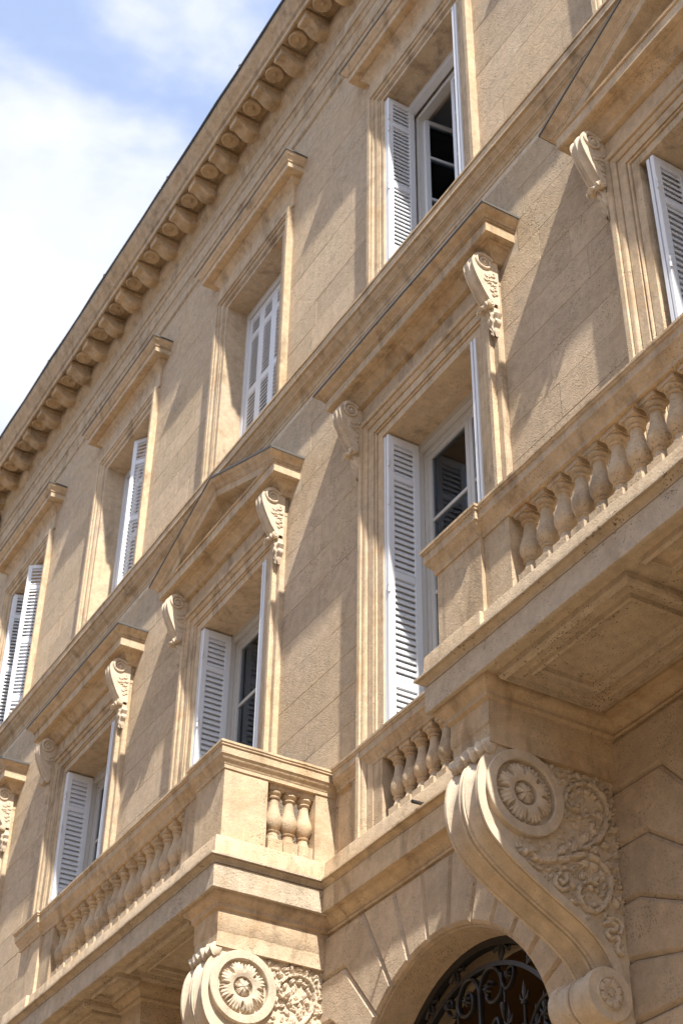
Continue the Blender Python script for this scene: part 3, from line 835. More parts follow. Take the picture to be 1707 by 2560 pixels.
def casement(xc, z0, z1, hw, y, bars, name='casement_window', open_left=False, curtain=True, label=None):
    mb = MB(); fw = 0.040
    mb.box(xc-hw, xc-hw+fw, y-0.03, y+0.05, z0, z1); mb.box(xc+hw-fw, xc+hw, y-0.03, y+0.05, z0, z1)
    mb.box(xc-hw+fw, xc+hw-fw, y-0.032, y+0.05, z1-0.050, z1); mb.box(xc-hw+fw, xc+hw-fw, y-0.03, y+0.05, z0, z0+0.06)
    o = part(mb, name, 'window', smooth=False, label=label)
    ia, ib = xc-hw+fw, xc+hw-fw
    for s in (0, 1):
        xa, xb = (ia, xc) if s == 0 else (xc, ib)
        sw = 0.046
        if s == 0 and open_left:
            q0 = Vector((xa+0.02, y+0.02)); q1 = Vector((xa+0.10, y+0.62))
        else: q0 = Vector((xa, y)); q1 = Vector((xb, y))
        w = (q1-q0).length; ang = math.atan2(q1.y-q0.y, q1.x-q0.x)
        m = MB(); za, zb = z0+0.06, z1-0.052
        def bar(x0, x1, a, b, th=0.02): m.box(x0, x1, -th, th, a, b)
        bar(0.002, sw, za, zb); bar(w-sw, w-0.002, za, zb); bar(sw, w-sw, za, za+0.10, 0.019); bar(sw, w-sw, zb-0.046, zb, 0.019)
        for zbar in bars: bar(sw, w-sw, zbar-0.014, zbar+0.014, 0.014)
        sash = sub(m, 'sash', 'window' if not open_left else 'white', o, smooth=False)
        sash.location = (q0.x, q0.y, 0); sash.rotation_euler[2] = ang
        if o.parent: pass
        cuts = [za+0.10]+[v for zb_ in sorted(bars) for v in (zb_-0.014, zb_+0.014)]+[zb-0.046]
        for a, b in zip(cuts[0::2], cuts[1::2]):
            g = MB(); g.box(sw-0.004, w-sw+0.004, -0.003, 0.003, a-0.004, b+0.004)
            pn = sub(g, 'pane', 'glass', o, smooth=False); pn.location = sash.location; pn.rotation_euler = sash.rotation_euler
    if curtain:
        m = MB(); n = 90; rows = [[], []]
        for i in range(n+1):
            x = xc-hw+0.07+(2*hw-0.14)*i/n
            yy = y+0.09+0.018*math.sin(i*1.35)+0.010*math.sin(i*0.47+1)
            rows[0].append((x, yy, z0+0.05)); rows[1].append((x, yy, z1-0.06))
        m.grid(rows); sub(m, 'curtain', 'curtain', o, smooth=True, fix=False)
    return o
def room(xc, z0, z1, hw):
    m = MB(); x0, x1, y0, y1 = xc-1.35, xc+1.35, 0.501, 3.2
    za, zb = z0-0.02, z1+0.5
    v = [(x0,y0,za),(x1,y0,za),(x1,y1,za),(x0,y1,za),(x0,y0,zb),(x1,y0,zb),(x1,y1,zb),(x0,y1,zb)]
    m.add(v, [(0,1,2,3),(7,6,5,4),(1,5,6,2),(2,6,7,3),(3,7,4,0)])
    part(m, 'room_interior', 'room', smooth=False, fix=False)

def window_sill_block(xc, z, hw):
    m = MB(); m.box(xc-hw-0.003, xc+hw+0.003, -0.002, 0.5, z-0.12, z)
    part(m, 'window_sill', 'trim', smooth=False)

def all_windows():
    for i, xc in enumerate(BAYS):
        ped = i % 2 == 1
        # upper storey
        surround(xc, 11.44, Z_LINT2, HW2, P2, 'window_surround'); 
        hood2(xc); window_sill_block(xc, Z_SILL2, HW2); room(xc, Z_SILL2, Z_LINT2, HW2)
        near = xc in (XB, XC, XD, XE)
        # head lining of the shutter box
        m = MB(); m.box(xc-HW2+0.002, xc+HW2-0.002, 0.225, 0.30, 13.79, 13.878); m.box(xc-HW2+0.002, xc-HW2+0.05, 0.225, 0.30, Z_SILL2+.002, 13.79); m.box(xc+HW2-0.05, xc+HW2-0.002, 0.225, 0.30, Z_SILL2+.002, 13.79)
        part(m, 'shutter_frame', 'white', smooth=False)
        bars2 = (12.05, 12.62, 13.19)
        if xc == XB:
            folded_pair(xc-HW2, 1, Z2a, Z2b, G2, True, off=0.012, front=0.0, back=0.285, label='white louvred shutter leaf folded back beside the open casement')
            folded_pair(xc+HW2, -1, Z2a, Z2b, G2, False, off=0.012, front=-0.03, back=0.26)
            casement(xc, Z_SILL2+.003, 13.76, HW2-0.05, 0.345, bars2, open_left=True, curtain=False, label='white casement standing open into a dark room')
        elif xc == XC:
            for q in range(4):
                a = xc-HW2+0.055+q*0.2775
                leaf((a, 0.255), (a+0.2765, 0.255), Z2a, 13.765, [(11.55, 11.78), (11.86, 12.63), (12.70, 13.43), (13.49, 13.70)], q < 2, tilt=-38, label='closed white louvred shutter leaf' if q == 0 else None, hinges=False)
        elif xc == XD:
            G = [(11.55, 11.78), (11.86, 12.63), (12.70, 13.43), (13.49, 13.70)]
            for q in range(2):
                a = xc-HW2+0.055+q*0.2775
                leaf((a, 0.255), (a+0.2765, 0.255), Z2a, 13.765, G, False, tilt=-38, hinges=False)
            leaf((xc+0.045, 0.05), (xc+0.29, 0.215), Z2a, 13.85, G2, True, tilt=-38, label='white louvred shutter leaf standing half open at an angle', hinges=False)
            leaf((xc+0.31, 0.222), (xc+0.585, 0.268), Z2a, 13.85, G2, False, tilt=-38, hinges=False)
        elif xc == XE:
            leaf((xc+0.21, -0.083), (xc+0.385, 0.155), Z2a, 13.85, G2, False, tilt=-38, label='white louvred shutter leaf pushed out past the wall face', hinges=False)
            leaf((xc+0.40, 0.165), (xc+0.585, 0.268), Z2a, 13.85, G2, False, tilt=-38, hinges=False)
            leaf((xc-0.52, -0.007), (xc-0.40, 0.262), Z2a, 13.85, G2, False, tilt=-38, hinges=False)
            leaf((xc-0.56, -0.005), (xc-0.56, 0.262), Z2a, 13.85, G2, False, tilt=-38, hinges=False)
        else:
            folded_pair(xc-HW2, 1, Z2a, Z2b, G2, False, off=0.012); folded_pair(xc+HW2, -1, Z2a, Z2b, G2, False, off=0.012)
        if xc != XB: casement(xc, Z_SILL2+.003, 13.76, HW2-0.05, 0.36, bars2)
        # first floor
        surround(xc, 6.20, Z_LINT1, HW1, P1, 'window_surround')
        m = MB()
        for s in (-1, 1):
            a, b = sorted((xc+s*0.893, xc+s*0.955)); m.poly_block([(a, 6.2), (b, 6.2), (b, 10.2), (a, 10.2)], -0.048, 0.02, 0.008)
        part(m, 'outer_strip', 'trim', smooth=False)
        hood1(xc, ped); room(xc, Z_FLOOR, Z_LINT1, HW1)
        if xc > XF+0.1:
            for s in (-1, 1): bracket(xc+s*0.942)
        m = MB(); m.box(xc-HW1+0.002, xc+HW1-0.002, 0.285, 0.33, 9.665, 9.733); m.box(xc-HW1+0.002, xc-HW1+0.05, 0.285, 0.33, 6.2, 9.665); m.box(xc+HW1-0.05, xc+HW1-0.002, 0.285, 0.33, 6.2, 9.665)
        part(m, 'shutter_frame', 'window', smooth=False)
        own = xc in (XB, XC)
        if xc == XA:
            folded_pair(xc-HW1, 1, Z1a, Z1b, G1, True, off=0.065, spread=0.005, front=-0.005, back=0.27, label='white louvred shutter folded beside the pedimented window near the right edge')
        else:
            folded_pair(xc-HW1, 1, 6.90 if xc in (XB, XD) else Z1a, Z1b, [(6.98, 7.43)]+G1[2:] if xc in (XB, XD) else G1, own, off=0.012, front=-0.005, back=0.28)
        folded_pair(xc+HW1, -1, Z1a, Z1b, G1, False, off=0.010, front=-0.03, back=0.27)
        casement(xc, 6.2, 9.662, HW1-0.05, 0.362, (6.95, 7.62, 8.29, 8.96))
all_windows()

# ---------------- balusters and balustrades
def baluster_mesh(seed):
    mb = MB(); z0, z1 = 6.352, 6.872
    mb.box(-0.058, 0.058, -0.058, 0.058, z1-0.036, z1); mb.box(-0.052, 0.052, -0.052, 0.052, z1-0.044, z1-0.036)
    prof = [(0.052, 6.830), (0.056, 6.824), (0.055, 6.815), (0.048, 6.806), (0.039, 6.800), (0.035, 6.796), (0.034, 6.792), (0.043, 6.790), (0.047, 6.784), (0.043, 6.777), (0.034, 6.775), (0.034, 6.765), (0.034, 6.748), (0.037, 6.722), (0.043, 6.692), (0.053, 6.660), (0.0615, 6.632), (0.0645, 6.610), (0.062, 6.588), (0.053, 6.564), (0.041, 6.547), (0.035, 6.541), (0.034, 6.538), (0.043, 6.535), (0.047, 6.530), (0.043, 6.524), (0.036, 6.521), (0.038, 6.500), (0.046, 6.475), (0.051, 6.462)]
    rg = random.Random(seed); n0 = len(mb.v); mb.lathe([(r*(1+rg.uniform(-.012, .012)), z+rg.uniform(-.0012, .0012)) for r, z in prof], 28)
    for q in range(n0, len(mb.v)):
        x, y, z = mb.v[q]; w = mnoise.noise(Vector((x*30+seed*7, y*30, z*30))); c = mnoise.noise(Vector((x*55+seed*3, y*55, z*55)))
        k = 1+0.02*w-(0.09 if c > 0.52 else 0); mb.v[q] = (x*k, y*k, z)
    mb.box(-0.056, 0.056, -0.056, 0.056, 6.330, 6.462)
    me = mb.mesh('baluster', True, 32); me.materials.append(M['trim']); return me
BAL = [baluster_mesh(i) for i in range(6)]
def balusters(parent, pts):
    for (x, y) in pts:
        o = obj('baluster', random.choice(BAL), None, parent); o.location = (x, y, random.uniform(-.0006, .0)); o.rotation_euler[2] = random.uniform(-.035, .035)
RAIL = [(0.012, 7.048), (0.0, 7.046), (0.0, 7.030), (0.007, 7.026), (0.007, 7.014), (0.016, 7.011), (0.018, 6.956), (0.026, 6.950)] + cyma((0.030, 6.944), (0.056, 6.898), 6, 'recta') + [(0.060, 6.894), (0.062, 6.870), (0.225, 6.870), (0.232, 6.90), (0.25, 6.95), (0.26, 7.03), (0.255, 7.047)]
PL = 0.941
def pier_box(mb, x0, x1, y0, y1):
    mb.poly_prism = None
    c = 0.004; z0, z1 = 6.345, 6.872
    pts = [(x0, y0), (x1, y0), (x1, y1), (x0, y1)]
    mb.grid([[(p[0], p[1], z) for p in offset2(pts, e)] for e, z in ((0, z0), (0, z1))], closed_v=True)
def balcony(xc, label, slab_label):
    hw = 1.95; hb = 1.395
    # slab: cornice edge + soffit
    mb = MB()
    path = [(xc-hw, 0.03), (xc-hw, -PL), (xc+hw, -PL), (xc+hw, 0.03)]
    prof = [(0.06, 6.212), (-0.020, 6.200), (-0.034, 6.192), (-0.034, 6.178), (-0.018, 6.176), (-0.018, 6.171)] + cyma((-0.022, 6.170), (0.012, 6.142), 5, 'ovolo') + [(0.022, 6.140), (0.022, 6.134), (0.010, 6.131), (0.011, 5.977), (0.016, 5.973), (0.036, 5.973), (0.037, 5.990)]
    path_sweep(mb, prof, path)
    mb.add([(xc-hw+.037, 0.03, 5.990), (xc+hw-.037, 0.03, 5.990), (xc+hw-.037, -PL+.037, 5.990), (xc-hw+.037, -PL+.037, 5.990)], [(0, 1, 2, 3)])
    mb.add([(xc-hw+.06, 0.03, 6.212), (xc+hw-.06, 0.03, 6.212), (xc+hw-.06, -PL+.06, 6.212), (xc-hw+.06, -PL+.06, 6.212)], [(0, 1, 2, 3)])
    B = part(mb, 'balcony_slab', 'slab', label=slab_label)
    # coffers on the soffit
    def coffer(x0, x1, y0, y1, small=False):
        c = MB(); z = 5.990
        def ring(i, dz): return [(x0+i, y0+i, z+dz), (x1-i, y0+i, z+dz), (x1-i, y1-i, z+dz), (x0+i, y1-i, z+dz)]
        if small: pr = [(0, .002), (0, -.012), (.012, -.018), (.022, -.010), (.030, -.010), (.036, .002)]
        else: pr = [(0, .002), (0, -.014), (.010, -.020), (.026, -.022), (.034, -.010), (.042, -.008), (.112, -.008), (.116, -.018), (.130, -.020), (.138, -.012), (.160, -.010), (.164, .002)]
        c.grid([ring(p[0], p[1]*2.6 if p[1] < 0 else p[1]) for p in pr], closed_v=True); sub(c, 'soffit_coffer', 'slab', B, smooth=False)
    coffer(xc-1.40, xc-0.36, -0.835, -0.185); coffer(xc+0.36, xc+1.40, -0.835, -0.185); coffer(xc-0.245, xc+0.245, -0.838, -0.655, True)
    # balustrade
    jog = 0.024
    path = [(xc-hw, 0.03), (xc-hw, -PL), (xc-hb, -PL), (xc-hb, -PL+jog), (xc+hb, -PL+jog), (xc+hb, -PL), (xc+hw, -PL), (xc+hw, 0.03)]
    r = MB(); path_sweep(r, RAIL, path, closed_prof=True)
    T = part(r, 'balustrade', 'trim', label=label)
    p = MB(); path_sweep(p, [(0.05, 6.340), (0.016, 6.338), (0.010, 6.328), (0.004, 6.200), (0.30, 6.200), (0.28, 6.338)], path, closed_prof=True)
    sub(p, 'plinth', 'trim', T)
    for s in (-1, 1):
        def mk(xa, xb, ya, yb):
            a, b = sorted((xc+s*xa, xc+s*xb)); q = MB(); pier_box(q, a, b, ya, yb); q.v = [(x, y, z if z > 6.5 else 6.33) for x, y, z in q.v]; sub(q, 'pier', 'trim', T, smooth=False)
        e = 0.071
        mk(hw-0.50, hw-e, -PL+e, -PL+0.405)
        mk(1.215, hw-0.502, -PL+e+jog, -PL+e+jog+0.165)
        mk(hw-e-0.165, hw-e-0.001, -0.160, 0.03)
    balusters(T, [(xc+(-1.125+0.15*k), -PL+0.071+jog+0.070) for k in range(16)])
    balusters(T, [(xc+s*(hw-0.150), y) for s in (-1, 1) for y in (-0.447, -0.329, -0.211)])
    return B
BALC = balcony(XC, 'stone balustrade of the middle balcony with plump balusters', 'stone balcony slab under the pedimented middle window')
BALA = balcony(-4.22, 'stone balustrade of the balcony at the right edge', 'coffered stone balcony slab at the right edge')
def link_balustrade(x0, x1, xc):
    r = MB(); prof = [(0.10-e, z) for e, z in RAIL]
    straight(r, prof+[prof[0]], x0, x1, caps=False)
    T = part(r, 'balustrade', 'trim', label='short balustrade of the window between the two balconies' if abs(xc-XB) < .1 else None)
    p = MB(); straight(p, [(0.06, 6.352), (0.086, 6.350), (0.088, 6.344), (0.088, 6.33), (-0.15, 6.33), (-0.14, 6.350), (0.06, 6.352)], x0, x1, caps=False); sub(p, 'plinth', 'trim', T)
    for s in (-1, 1):
        a, b = sorted((xc+s*0.635, xc+s*1.03)); q = MB(); pier_box(q, a, b, -0.035, 0.11); sub(q, 'pier', 'trim', T, smooth=False)
        a, b = sorted((xc+s*1.035, xc+s*1.25)); q = MB(); pier_box(q, a, b, -0.010, 0.11); sub(q, 'pier', 'trim', T, smooth=False)
    balusters(T, [(xc-0.02+(-0.4976+0.1422*k), 0.030) for k in range(8)])
link_balustrade(-8.64, -6.19, XB)
link_balustrade(-15.2, -12.58, XD)

# ---------------- big balcony consoles with carved flanks
CO = smooth_line([(0.52, 5.640), (0.64, 5.652), (0.748, 5.632), (0.819, 5.570), (0.858, 5.498), (0.874, 5.407), (0.873, 5.312), (0.855, 5.233), (0.815, 5.150), (0.742, 5.077), (0.656, 5.012), (0.532, 4.935), (0.394, 4.855), (0.269, 4.783), (0.178, 4.704), (0.122, 4.617), (0.098, 4.540)], 90)
EYE = (0.591, 5.408)
def d_out(z):
    zs = np.array([p[1] for p in CO[22:]])[::-1]; ds = np.array([p[0] for p in CO[22:]])[::-1]
    return np.interp(z, zs, ds)
def relief():
    st = 0.0046; dd = np.arange(0.004, 0.70, st); zz = np.arange(4.62, 5.655, st)
    D, Z = np.meshgrid(dd, zz, indexing='ij'); H = np.zeros_like(D)
    rng = np.random.RandomState(4)
    def stroke(pts, r, h, n=60, taper=True, groove=0.0):
        q = np.array(smooth_line([(-p[0], p[1]) for p in pts], n)); best = np.full(D.shape, 9.0)
        for i in range(n):
            a, b = q[i], q[i+1]; rr = r*(1-0.55*i/n) if taper else r; R2 = rr*1.6
            m = (D > min(a[0], b[0])-R2) & (D < max(a[0], b[0])+R2) & (Z > min(a[1], b[1])-R2) & (Z < max(a[1], b[1])+R2)
            if not m.any(): continue
            ab = b-a; L2 = (ab**2).sum()+1e-12
            t = np.clip(((D[m]-a[0])*ab[0]+(Z[m]-a[1])*ab[1])/L2, 0, 1)
            best[m] = np.minimum(best[m], np.hypot(D[m]-a[0]-t*ab[0], Z[m]-a[1]-t*ab[1])/rr)
        ring = (best >= 1) & (best < 1.45); H[ring] = np.minimum(H[ring], -0.006)
        ins = best < 1
        H[ins] = h*np.clip(1-best[ins]**2, 0, 1)**0.40-groove*np.exp(-(best[ins]/0.28)**2)
        return q
    def lobe(c, ang, la, lb, h):
        m = (np.abs(D-c[0]) < la*1.4) & (np.abs(Z-c[1]) < la*1.4)
        if not m.any(): return
        x = (D[m]-c[0])*math.cos(ang)+(Z[m]-c[1])*math.sin(ang); y = -(D[m]-c[0])*math.sin(ang)+(Z[m]-c[1])*math.cos(ang)
        u = np.clip(x/la, -1, 1)
        wid = lb*(0.72+0.28*np.sin(u*2.2+0.7)+0.10*np.cos(u*16))         # broad scalloped tip, narrow root
        q = u**2*(np.abs(x) <= la)+9*(np.abs(x) > la)*(np.abs(x)/la-1)+(np.abs(x) > la)+(y/wid)**2
        v = H[m]
        v = np.where((q >= 1) & (q < 1.75), np.minimum(v, -0.006), v)
        hh = h*np.clip(1-q, 0, 1)**0.32*(0.62+0.45*u)-0.007*np.exp(-(y/(wid*0.16))**2)
        v = np.where(q < 1, hh, v); H[m] = v
    holes = []
    def foliage(q, start=6, step=4, la=0.042, lb=0.017, h=0.024):
        for i in reversed(range(start, len(q)-2, step)):
            t = q[min(i+2, len(q)-1)]-q[i-2]; a = math.atan2(t[1], t[0]); sc = (1-0.40*i/len(q))
            for s in (-1, 1):
                an = a+s*(0.80+rng.uniform(-.12, .12)); l = la*sc*rng.uniform(.9, 1.15)
                c = q[i]+np.array((math.cos(an), math.sin(an)))*l*0.80
                lobe(c, an, l, lb*sc*rng.uniform(.9, 1.15), h*rng.uniform(.9, 1.1))
                holes.append((q[i]+np.array((math.cos(an), math.sin(an)))*l*0.55-np.array((math.cos(a), math.sin(a)))*l*0.45, an, 0.0085*sc+0.002))
    up = [(-0.523, 5.065), (-0.429, 5.094), (-0.339, 5.129), (-0.246, 5.186), (-0.169, 5.244), (-0.108, 5.318), (-0.067, 5.408), (-0.066, 5.478), (-0.095, 5.54), (-0.159, 5.571), (-0.239, 5.559), (-0.303, 5.514), (-0.336, 5.457), (-0.319, 5.408), (-0.266, 5.402)]
    low = [(-0.6, 5.088), (-0.523, 5.065), (-0.43, 5.089), (-0.341, 5.116), (-0.249, 5.162), (-0.178, 5.16), (-0.117, 5.124), (-0.088, 5.066), (-0.096, 4.998), (-0.14, 4.918), (-0.21, 4.868), (-0.265, 4.884), (-0.292, 4.931), (-0.284, 4.983), (-0.234, 5.02), (-0.182, 5.018)]
    border = [(-0.057, 5.342), (-0.036, 5.258), (-0.03, 5.156), (-0.031, 5.055), (-0.029, 4.97), (-0.028, 4.906)]
    top = [(-0.402, 5.618), (-0.381, 5.584), (-0.296, 5.592), (-0.203, 5.618), (-0.131, 5.606), (-0.079, 5.577), (-0.042, 5.528), (-0.036, 5.443), (-0.056, 5.353)]
    curl = [(-0.404, 4.988), (-0.388, 4.977), (-0.363, 4.998), (-0.366, 5.027), (-0.401, 5.023), (-0.429, 4.992), (-0.43, 4.957), (-0.397, 4.94), (-0.362, 4.954)]
    scurl = [(-0.145, 4.824), (-0.109, 4.838), (-0.075, 4.826), (-0.084, 4.8), (-0.119, 4.796), (-0.139, 4.773), (-0.119, 4.753), (-0.076, 4.768), (-0.049, 4.803), (-0.039, 4.839), (-0.071, 4.861), (-0.118, 4.855)]
    tail = [(-0.076, 4.768), (-0.067, 4.745), (-0.082, 4.718), (-0.074, 4.691), (-0.051, 4.687), (-0.054, 4.71)]
    leaf2 = [(-0.628, 5.09), (-0.548, 5.026), (-0.457, 5.029), (-0.376, 5.045), (-0.298, 5.074)]
    mid = [(-0.349, 5.337), (-0.289, 5.353), (-0.215, 5.384), (-0.152, 5.412), (-0.134, 5.353), (-0.166, 5.276)]
    specs = ((mid, 0.013, 0.022, 40, 6, 5, 0.046, 0.020), (leaf2, 0.013, 0.022, 40, 6, 5, 0.046, 0.020), (top, 0.014, 0.022, 50, 6, 6, 0.044, 0.019), (border, 0.013, 0.020, 40, 5, 4, 0.040, 0.018),
             (up, 0.021, 0.034, 80, 6, 12, 0.062, 0.025), (low, 0.021, 0.034, 80, 6, 12, 0.062, 0.025))
    lines = [np.array(smooth_line([(-a, b) for a, b in p[0]], 60)) for p in specs]
    allq = np.concatenate(lines); tg = np.concatenate([np.gradient(q, axis=0) for q in lines])
    for _ in range(150):          # small leaves on the ground between the stems
        c = np.array((rng.uniform(0.01, 0.64), rng.uniform(4.90, 5.64)))
        k = np.argmin(((allq-c)**2).sum(1)); a = math.atan2(tg[k][1], tg[k][0])+rng.choice((-1, 1))*rng.uniform(.5, 1.1)
        lobe(c, a, 0.034*rng.uniform(.8, 1.25), 0.015*rng.uniform(.8, 1.2), 0.018)
    for p, r, h, n, stp, st0, la, lb in specs:
        q = np.array(smooth_line([(-a, b) for a, b in p], n)); foliage(q, st0, stp, la, lb, h*0.95)
        stroke(p, r, h, n, groove=0.007)
    for p in (curl, scurl, tail): stroke(p, 0.013, 0.026, 60, taper=False)
    for s_ in (curl[0], curl[6], scurl[0], scurl[4]): pass
    # deeply drilled eyes between the lobes
    for c, a, r in holes:
        m = (np.abs(D-c[0]) < r*3) & (np.abs(Z-c[1]) < r*3)
        if not m.any(): continue
        x = (D[m]-c[0])*math.cos(a)+(Z[m]-c[1])*math.sin(a); y = -(D[m]-c[0])*math.sin(a)+(Z[m]-c[1])*math.cos(a)
        k = np.exp(-((x/(r*1.7))**2+(y/r)**2)**2)
        H[m] = H[m]*(1-k)-0.046*k
    H += 0.0022*np.sin(D*210)*np.cos(Z*190)
    mask = (D < d_out(Z)-0.052) & (np.hypot(D-EYE[0], Z-EYE[1]) > 0.236) & (Z < 5.645) & (D < 0.66)
    mask &= ~((D > 0.50) & (Z > 5.40))
    # sew
    idx = -np.ones(D.shape, int); vs = []; fs = []
    keep = np.zeros_like(mask)
    keep[:-1, :-1] = mask[:-1, :-1] & mask[1:, :-1] & mask[:-1, 1:] & mask[1:, 1:]
    need = np.zeros_like(mask)
    need[:-1, :-1] |= keep[:-1, :-1]; need[1:, :-1] |= keep[:-1, :-1]; need[:-1, 1:] |= keep[:-1, :-1]; need[1:, 1:] |= keep[:-1, :-1]
    ii = np.argwhere(need); idx[need] = np.arange(len(ii))
    vs = [(float(H[i, j]), -float(D[i, j]), float(Z[i, j])) for i, j in ii]
    for i, j in np.argwhere(keep):
        fs.append((int(idx[i, j]), int(idx[i, j+1]), int(idx[i+1, j+1]), int(idx[i+1, j])))
    return vs, fs
def rosette_disc(R0, petals, sub_r, seed):
    """carved flower: disc in the YZ plane, height along +x"""
    nr, na = 54, 240; rows = []
    for i in range(nr+1):
        r = R0*i/nr; t = i/nr; row = []
        for k in range(na):
            a = 2*math.pi*k/na
            def flower(tt, n, ph, hh, sharp):
                c = ((a*n/(2*math.pi)+ph) % 1)*2-1        # -1..1 across a leaf
                lo = math.cos(c*math.pi*5.0)
                edge = 0.93-0.19*c*c+0.048*lo
                sm = min(1, max(0, (tt-0.40)/0.35)); sm = sm*sm*(3-2*sm)
                gap = 1-1.5*sm*math.exp(-((1-abs(c))/0.13)**2)
                body = hh*(0.62+0.38*math.sin(math.pi*min(1, tt/edge)))*gap if tt < edge else -0.022
                if tt < edge: body += 0.0030*(lo-1)*sm-0.0035*math.exp(-(c/0.07)**2)*sm
                hole = 0.0
                for hc, ht, hr in ((1.0, 0.50, 0.15), (0.62, 0.80, 0.06)):
                    hole -= 0.036*math.exp(-(((abs(c)-hc)/(hr*1.2))**2+((tt-ht)/(hr*1.25))**2)**2)
                return body+hole
            if t > sub_r: h = flower((t-sub_r)/(1-sub_r), petals, 0.0, 0.030, 1)
            else:
                tt = t/sub_r
                h = -0.020 if tt > 0.86 else flower(tt*1.12, 6, 0.3, 0.024, 1)+0.010*math.exp(-(tt/0.30)**2)*(1+0.35*math.cos(a*5))
            row.append((h, -r*math.cos(a), r*math.sin(a)))
        rows.append(row)
    mb = MB(); mb.grid(rows, closed_v=True); return mb
def console_meshes():
    w = 0.300; mb = MB()
    def mould(u):
        a = abs(u)
        if a > 0.88: return 0.0
        if a > 0.17: return -0.003-0.026*math.sin(math.pi*(a-0.17)/0.71)**0.8
        if a > 0.14: return -0.012
        if a > 0.06: return 0.003
        if a > 0.03: return -0.009
        return 0.002
    mb.grid(ribbon_rows(CO, w, mould, 66))
    for s in (-1, 1):
        x = s*w/2; xi = x-s*0.020
        poly = [(xi, -d, z) for d, z in CO]+[(xi, 0.0, 4.54), (xi, 0.0, 5.640)]
        mb.add(poly, [tuple(range(len(poly)))])
        inn = []
        n = len(CO)
        for i, (d, z) in enumerate(CO):
            a = CO[max(i-1, 0)]; b = CO[min(i+1, n-1)]; tx, tz = b[0]-a[0], b[1]-a[1]; l = math.hypot(tx, tz) or 1
            inn.append((d+tz/l*0.046, z-tx/l*0.046))
        inn = [(max(d, 0.0), z) for d, z in inn]
        mb.grid([[(x, -d, z) for d, z in CO], [(x, -d, z) for d, z in inn], [(xi, -d, z) for d, z in inn]])
    body = mb.mesh('console_body', True, 34)
    # volute ring + flower
    vr = MB(); fl = MB()
    for s in (1,):
        x = s*w/2
        ring = [(0.236, x-s*0.022), (0.236, x+s*0.014), (0.232, x+s*0.018), (0.184, x+s*0.018), (0.179, x+s*0.012), (0.176, x-s*0.040), (0.0005, x-s*0.040)]
        vr.lathe(ring, 64, (0, -EYE[0], EYE[1]), 'x')
        f = rosette_disc(0.168, 8, 0.40, 1)
        fl.add([(x-s*0.010+s*p[0], -EYE[0]+p[1], EYE[1]+p[2]) for p in f.v], f.f)
    vme = vr.mesh('volute_ring', True, 35); fme = fl.mesh('carved_flower', True, 55)
    rl = MB(); vs, fs = relief()
    for s in (1,): rl.add([(s*(w/2-0.022+p[0]*1.15), p[1], p[2]) for p in vs], fs)
    rme = rl.mesh('acanthus_relief', True, 55)
    # lower scroll
    lo = MB(); c = (0, -0.166, 4.460); rp = []
    hw = w/2+0.012
    prof = [(0.0005, -hw-0.002), (0.074, -hw-0.002), (0.078, -hw-0.012), (0.083, -hw+0.0), (0.130, -hw), (0.134, -hw+0.006), (0.134, -hw+0.050), (0.122, -hw+0.058), (0.118, -0.055), (0.126, -0.040), (0.126, -0.030), (0.120, -0.024), (0.120, -0.012), (0.127, -0.006), (0.127, 0.006)]
    prof = prof+[(r, -h) for r, h in reversed(prof)]
    lo.lathe(prof, 48, c, 'x')
    for s in (-1, 1):
        f = rosette_disc(0.074, 8, 0.36, 2)
        lo.add([(s*(hw-0.008)+s*p[0]*0.75, c[1]+p[1]*1.15, c[2]+p[2]*1.15) for p in f.v], f.f)
    lo.box(-w/2+0.02, w/2-0.02, -0.09, 0.0, 4.30, 4.56)
    lome = lo.mesh('lower_scroll', True, 40)
    # rope of leaves in the crook between block and volute
    lf = MB(); rng = random.Random(9)
    rows = []
    for i in range(61):
        u = i/60; x = -w/2-0.012+(w+0.024)*u; row = []
        for k in range(20):
            a = 2*math.pi*k/20
            r = 0.044*(1+0.28*math.sin(u*34+1.2*math.sin(a*2))+0.12*math.sin(a*5+u*20))*(0.85+0.15*math.sin(math.pi*u))
            row.append((x, -(0.795+r*0.95*math.cos(a)), 5.617+r*1.0*math.sin(a)))
        rows.append(row)
    lf.grid(rows, closed_v=True); n0 = len(lf.v)
    lf.f.append(tuple(range(n0-20, n0))); lf.f.append(tuple(range(n0-61*20, n0-60*20)))
    lfme = lf.mesh('leaf_roll', True, 70)
    for me in (body, vme, fme, rme, lome, lfme): me.materials.append(M['carve'])
    return body, vme, fme, rme, lome, lfme
CM = console_meshes()
def block(xc, front, wd=0.172, label=None):
    mb = MB(); path = [(xc-wd, 0.02), (xc-wd, -front), (xc+wd, -front), (xc+wd, 0.02)]
    prof = [(-0.068, 5.992), (-0.066, 5.972)] + cyma((-0.062, 5.962), (-0.018, 5.905), 6, 'recta') + [(-0.020, 5.900), (-0.018, 5.886), (-0.010, 5.882), (0.0, 5.874), (0.0, 5.744), (0.006, 5.736), (0.007, 5.731), (0.005, 5.632)]
    path_sweep(mb, prof, path)
    e = 0.005; mb.add([(xc-wd+e, 0.02, 5.632), (xc+wd-e, 0.02, 5.632), (xc+wd-e, -front+e, 5.632), (xc-wd+e, -front+e, 5.632)], [(0, 1, 2, 3)])
    return mb
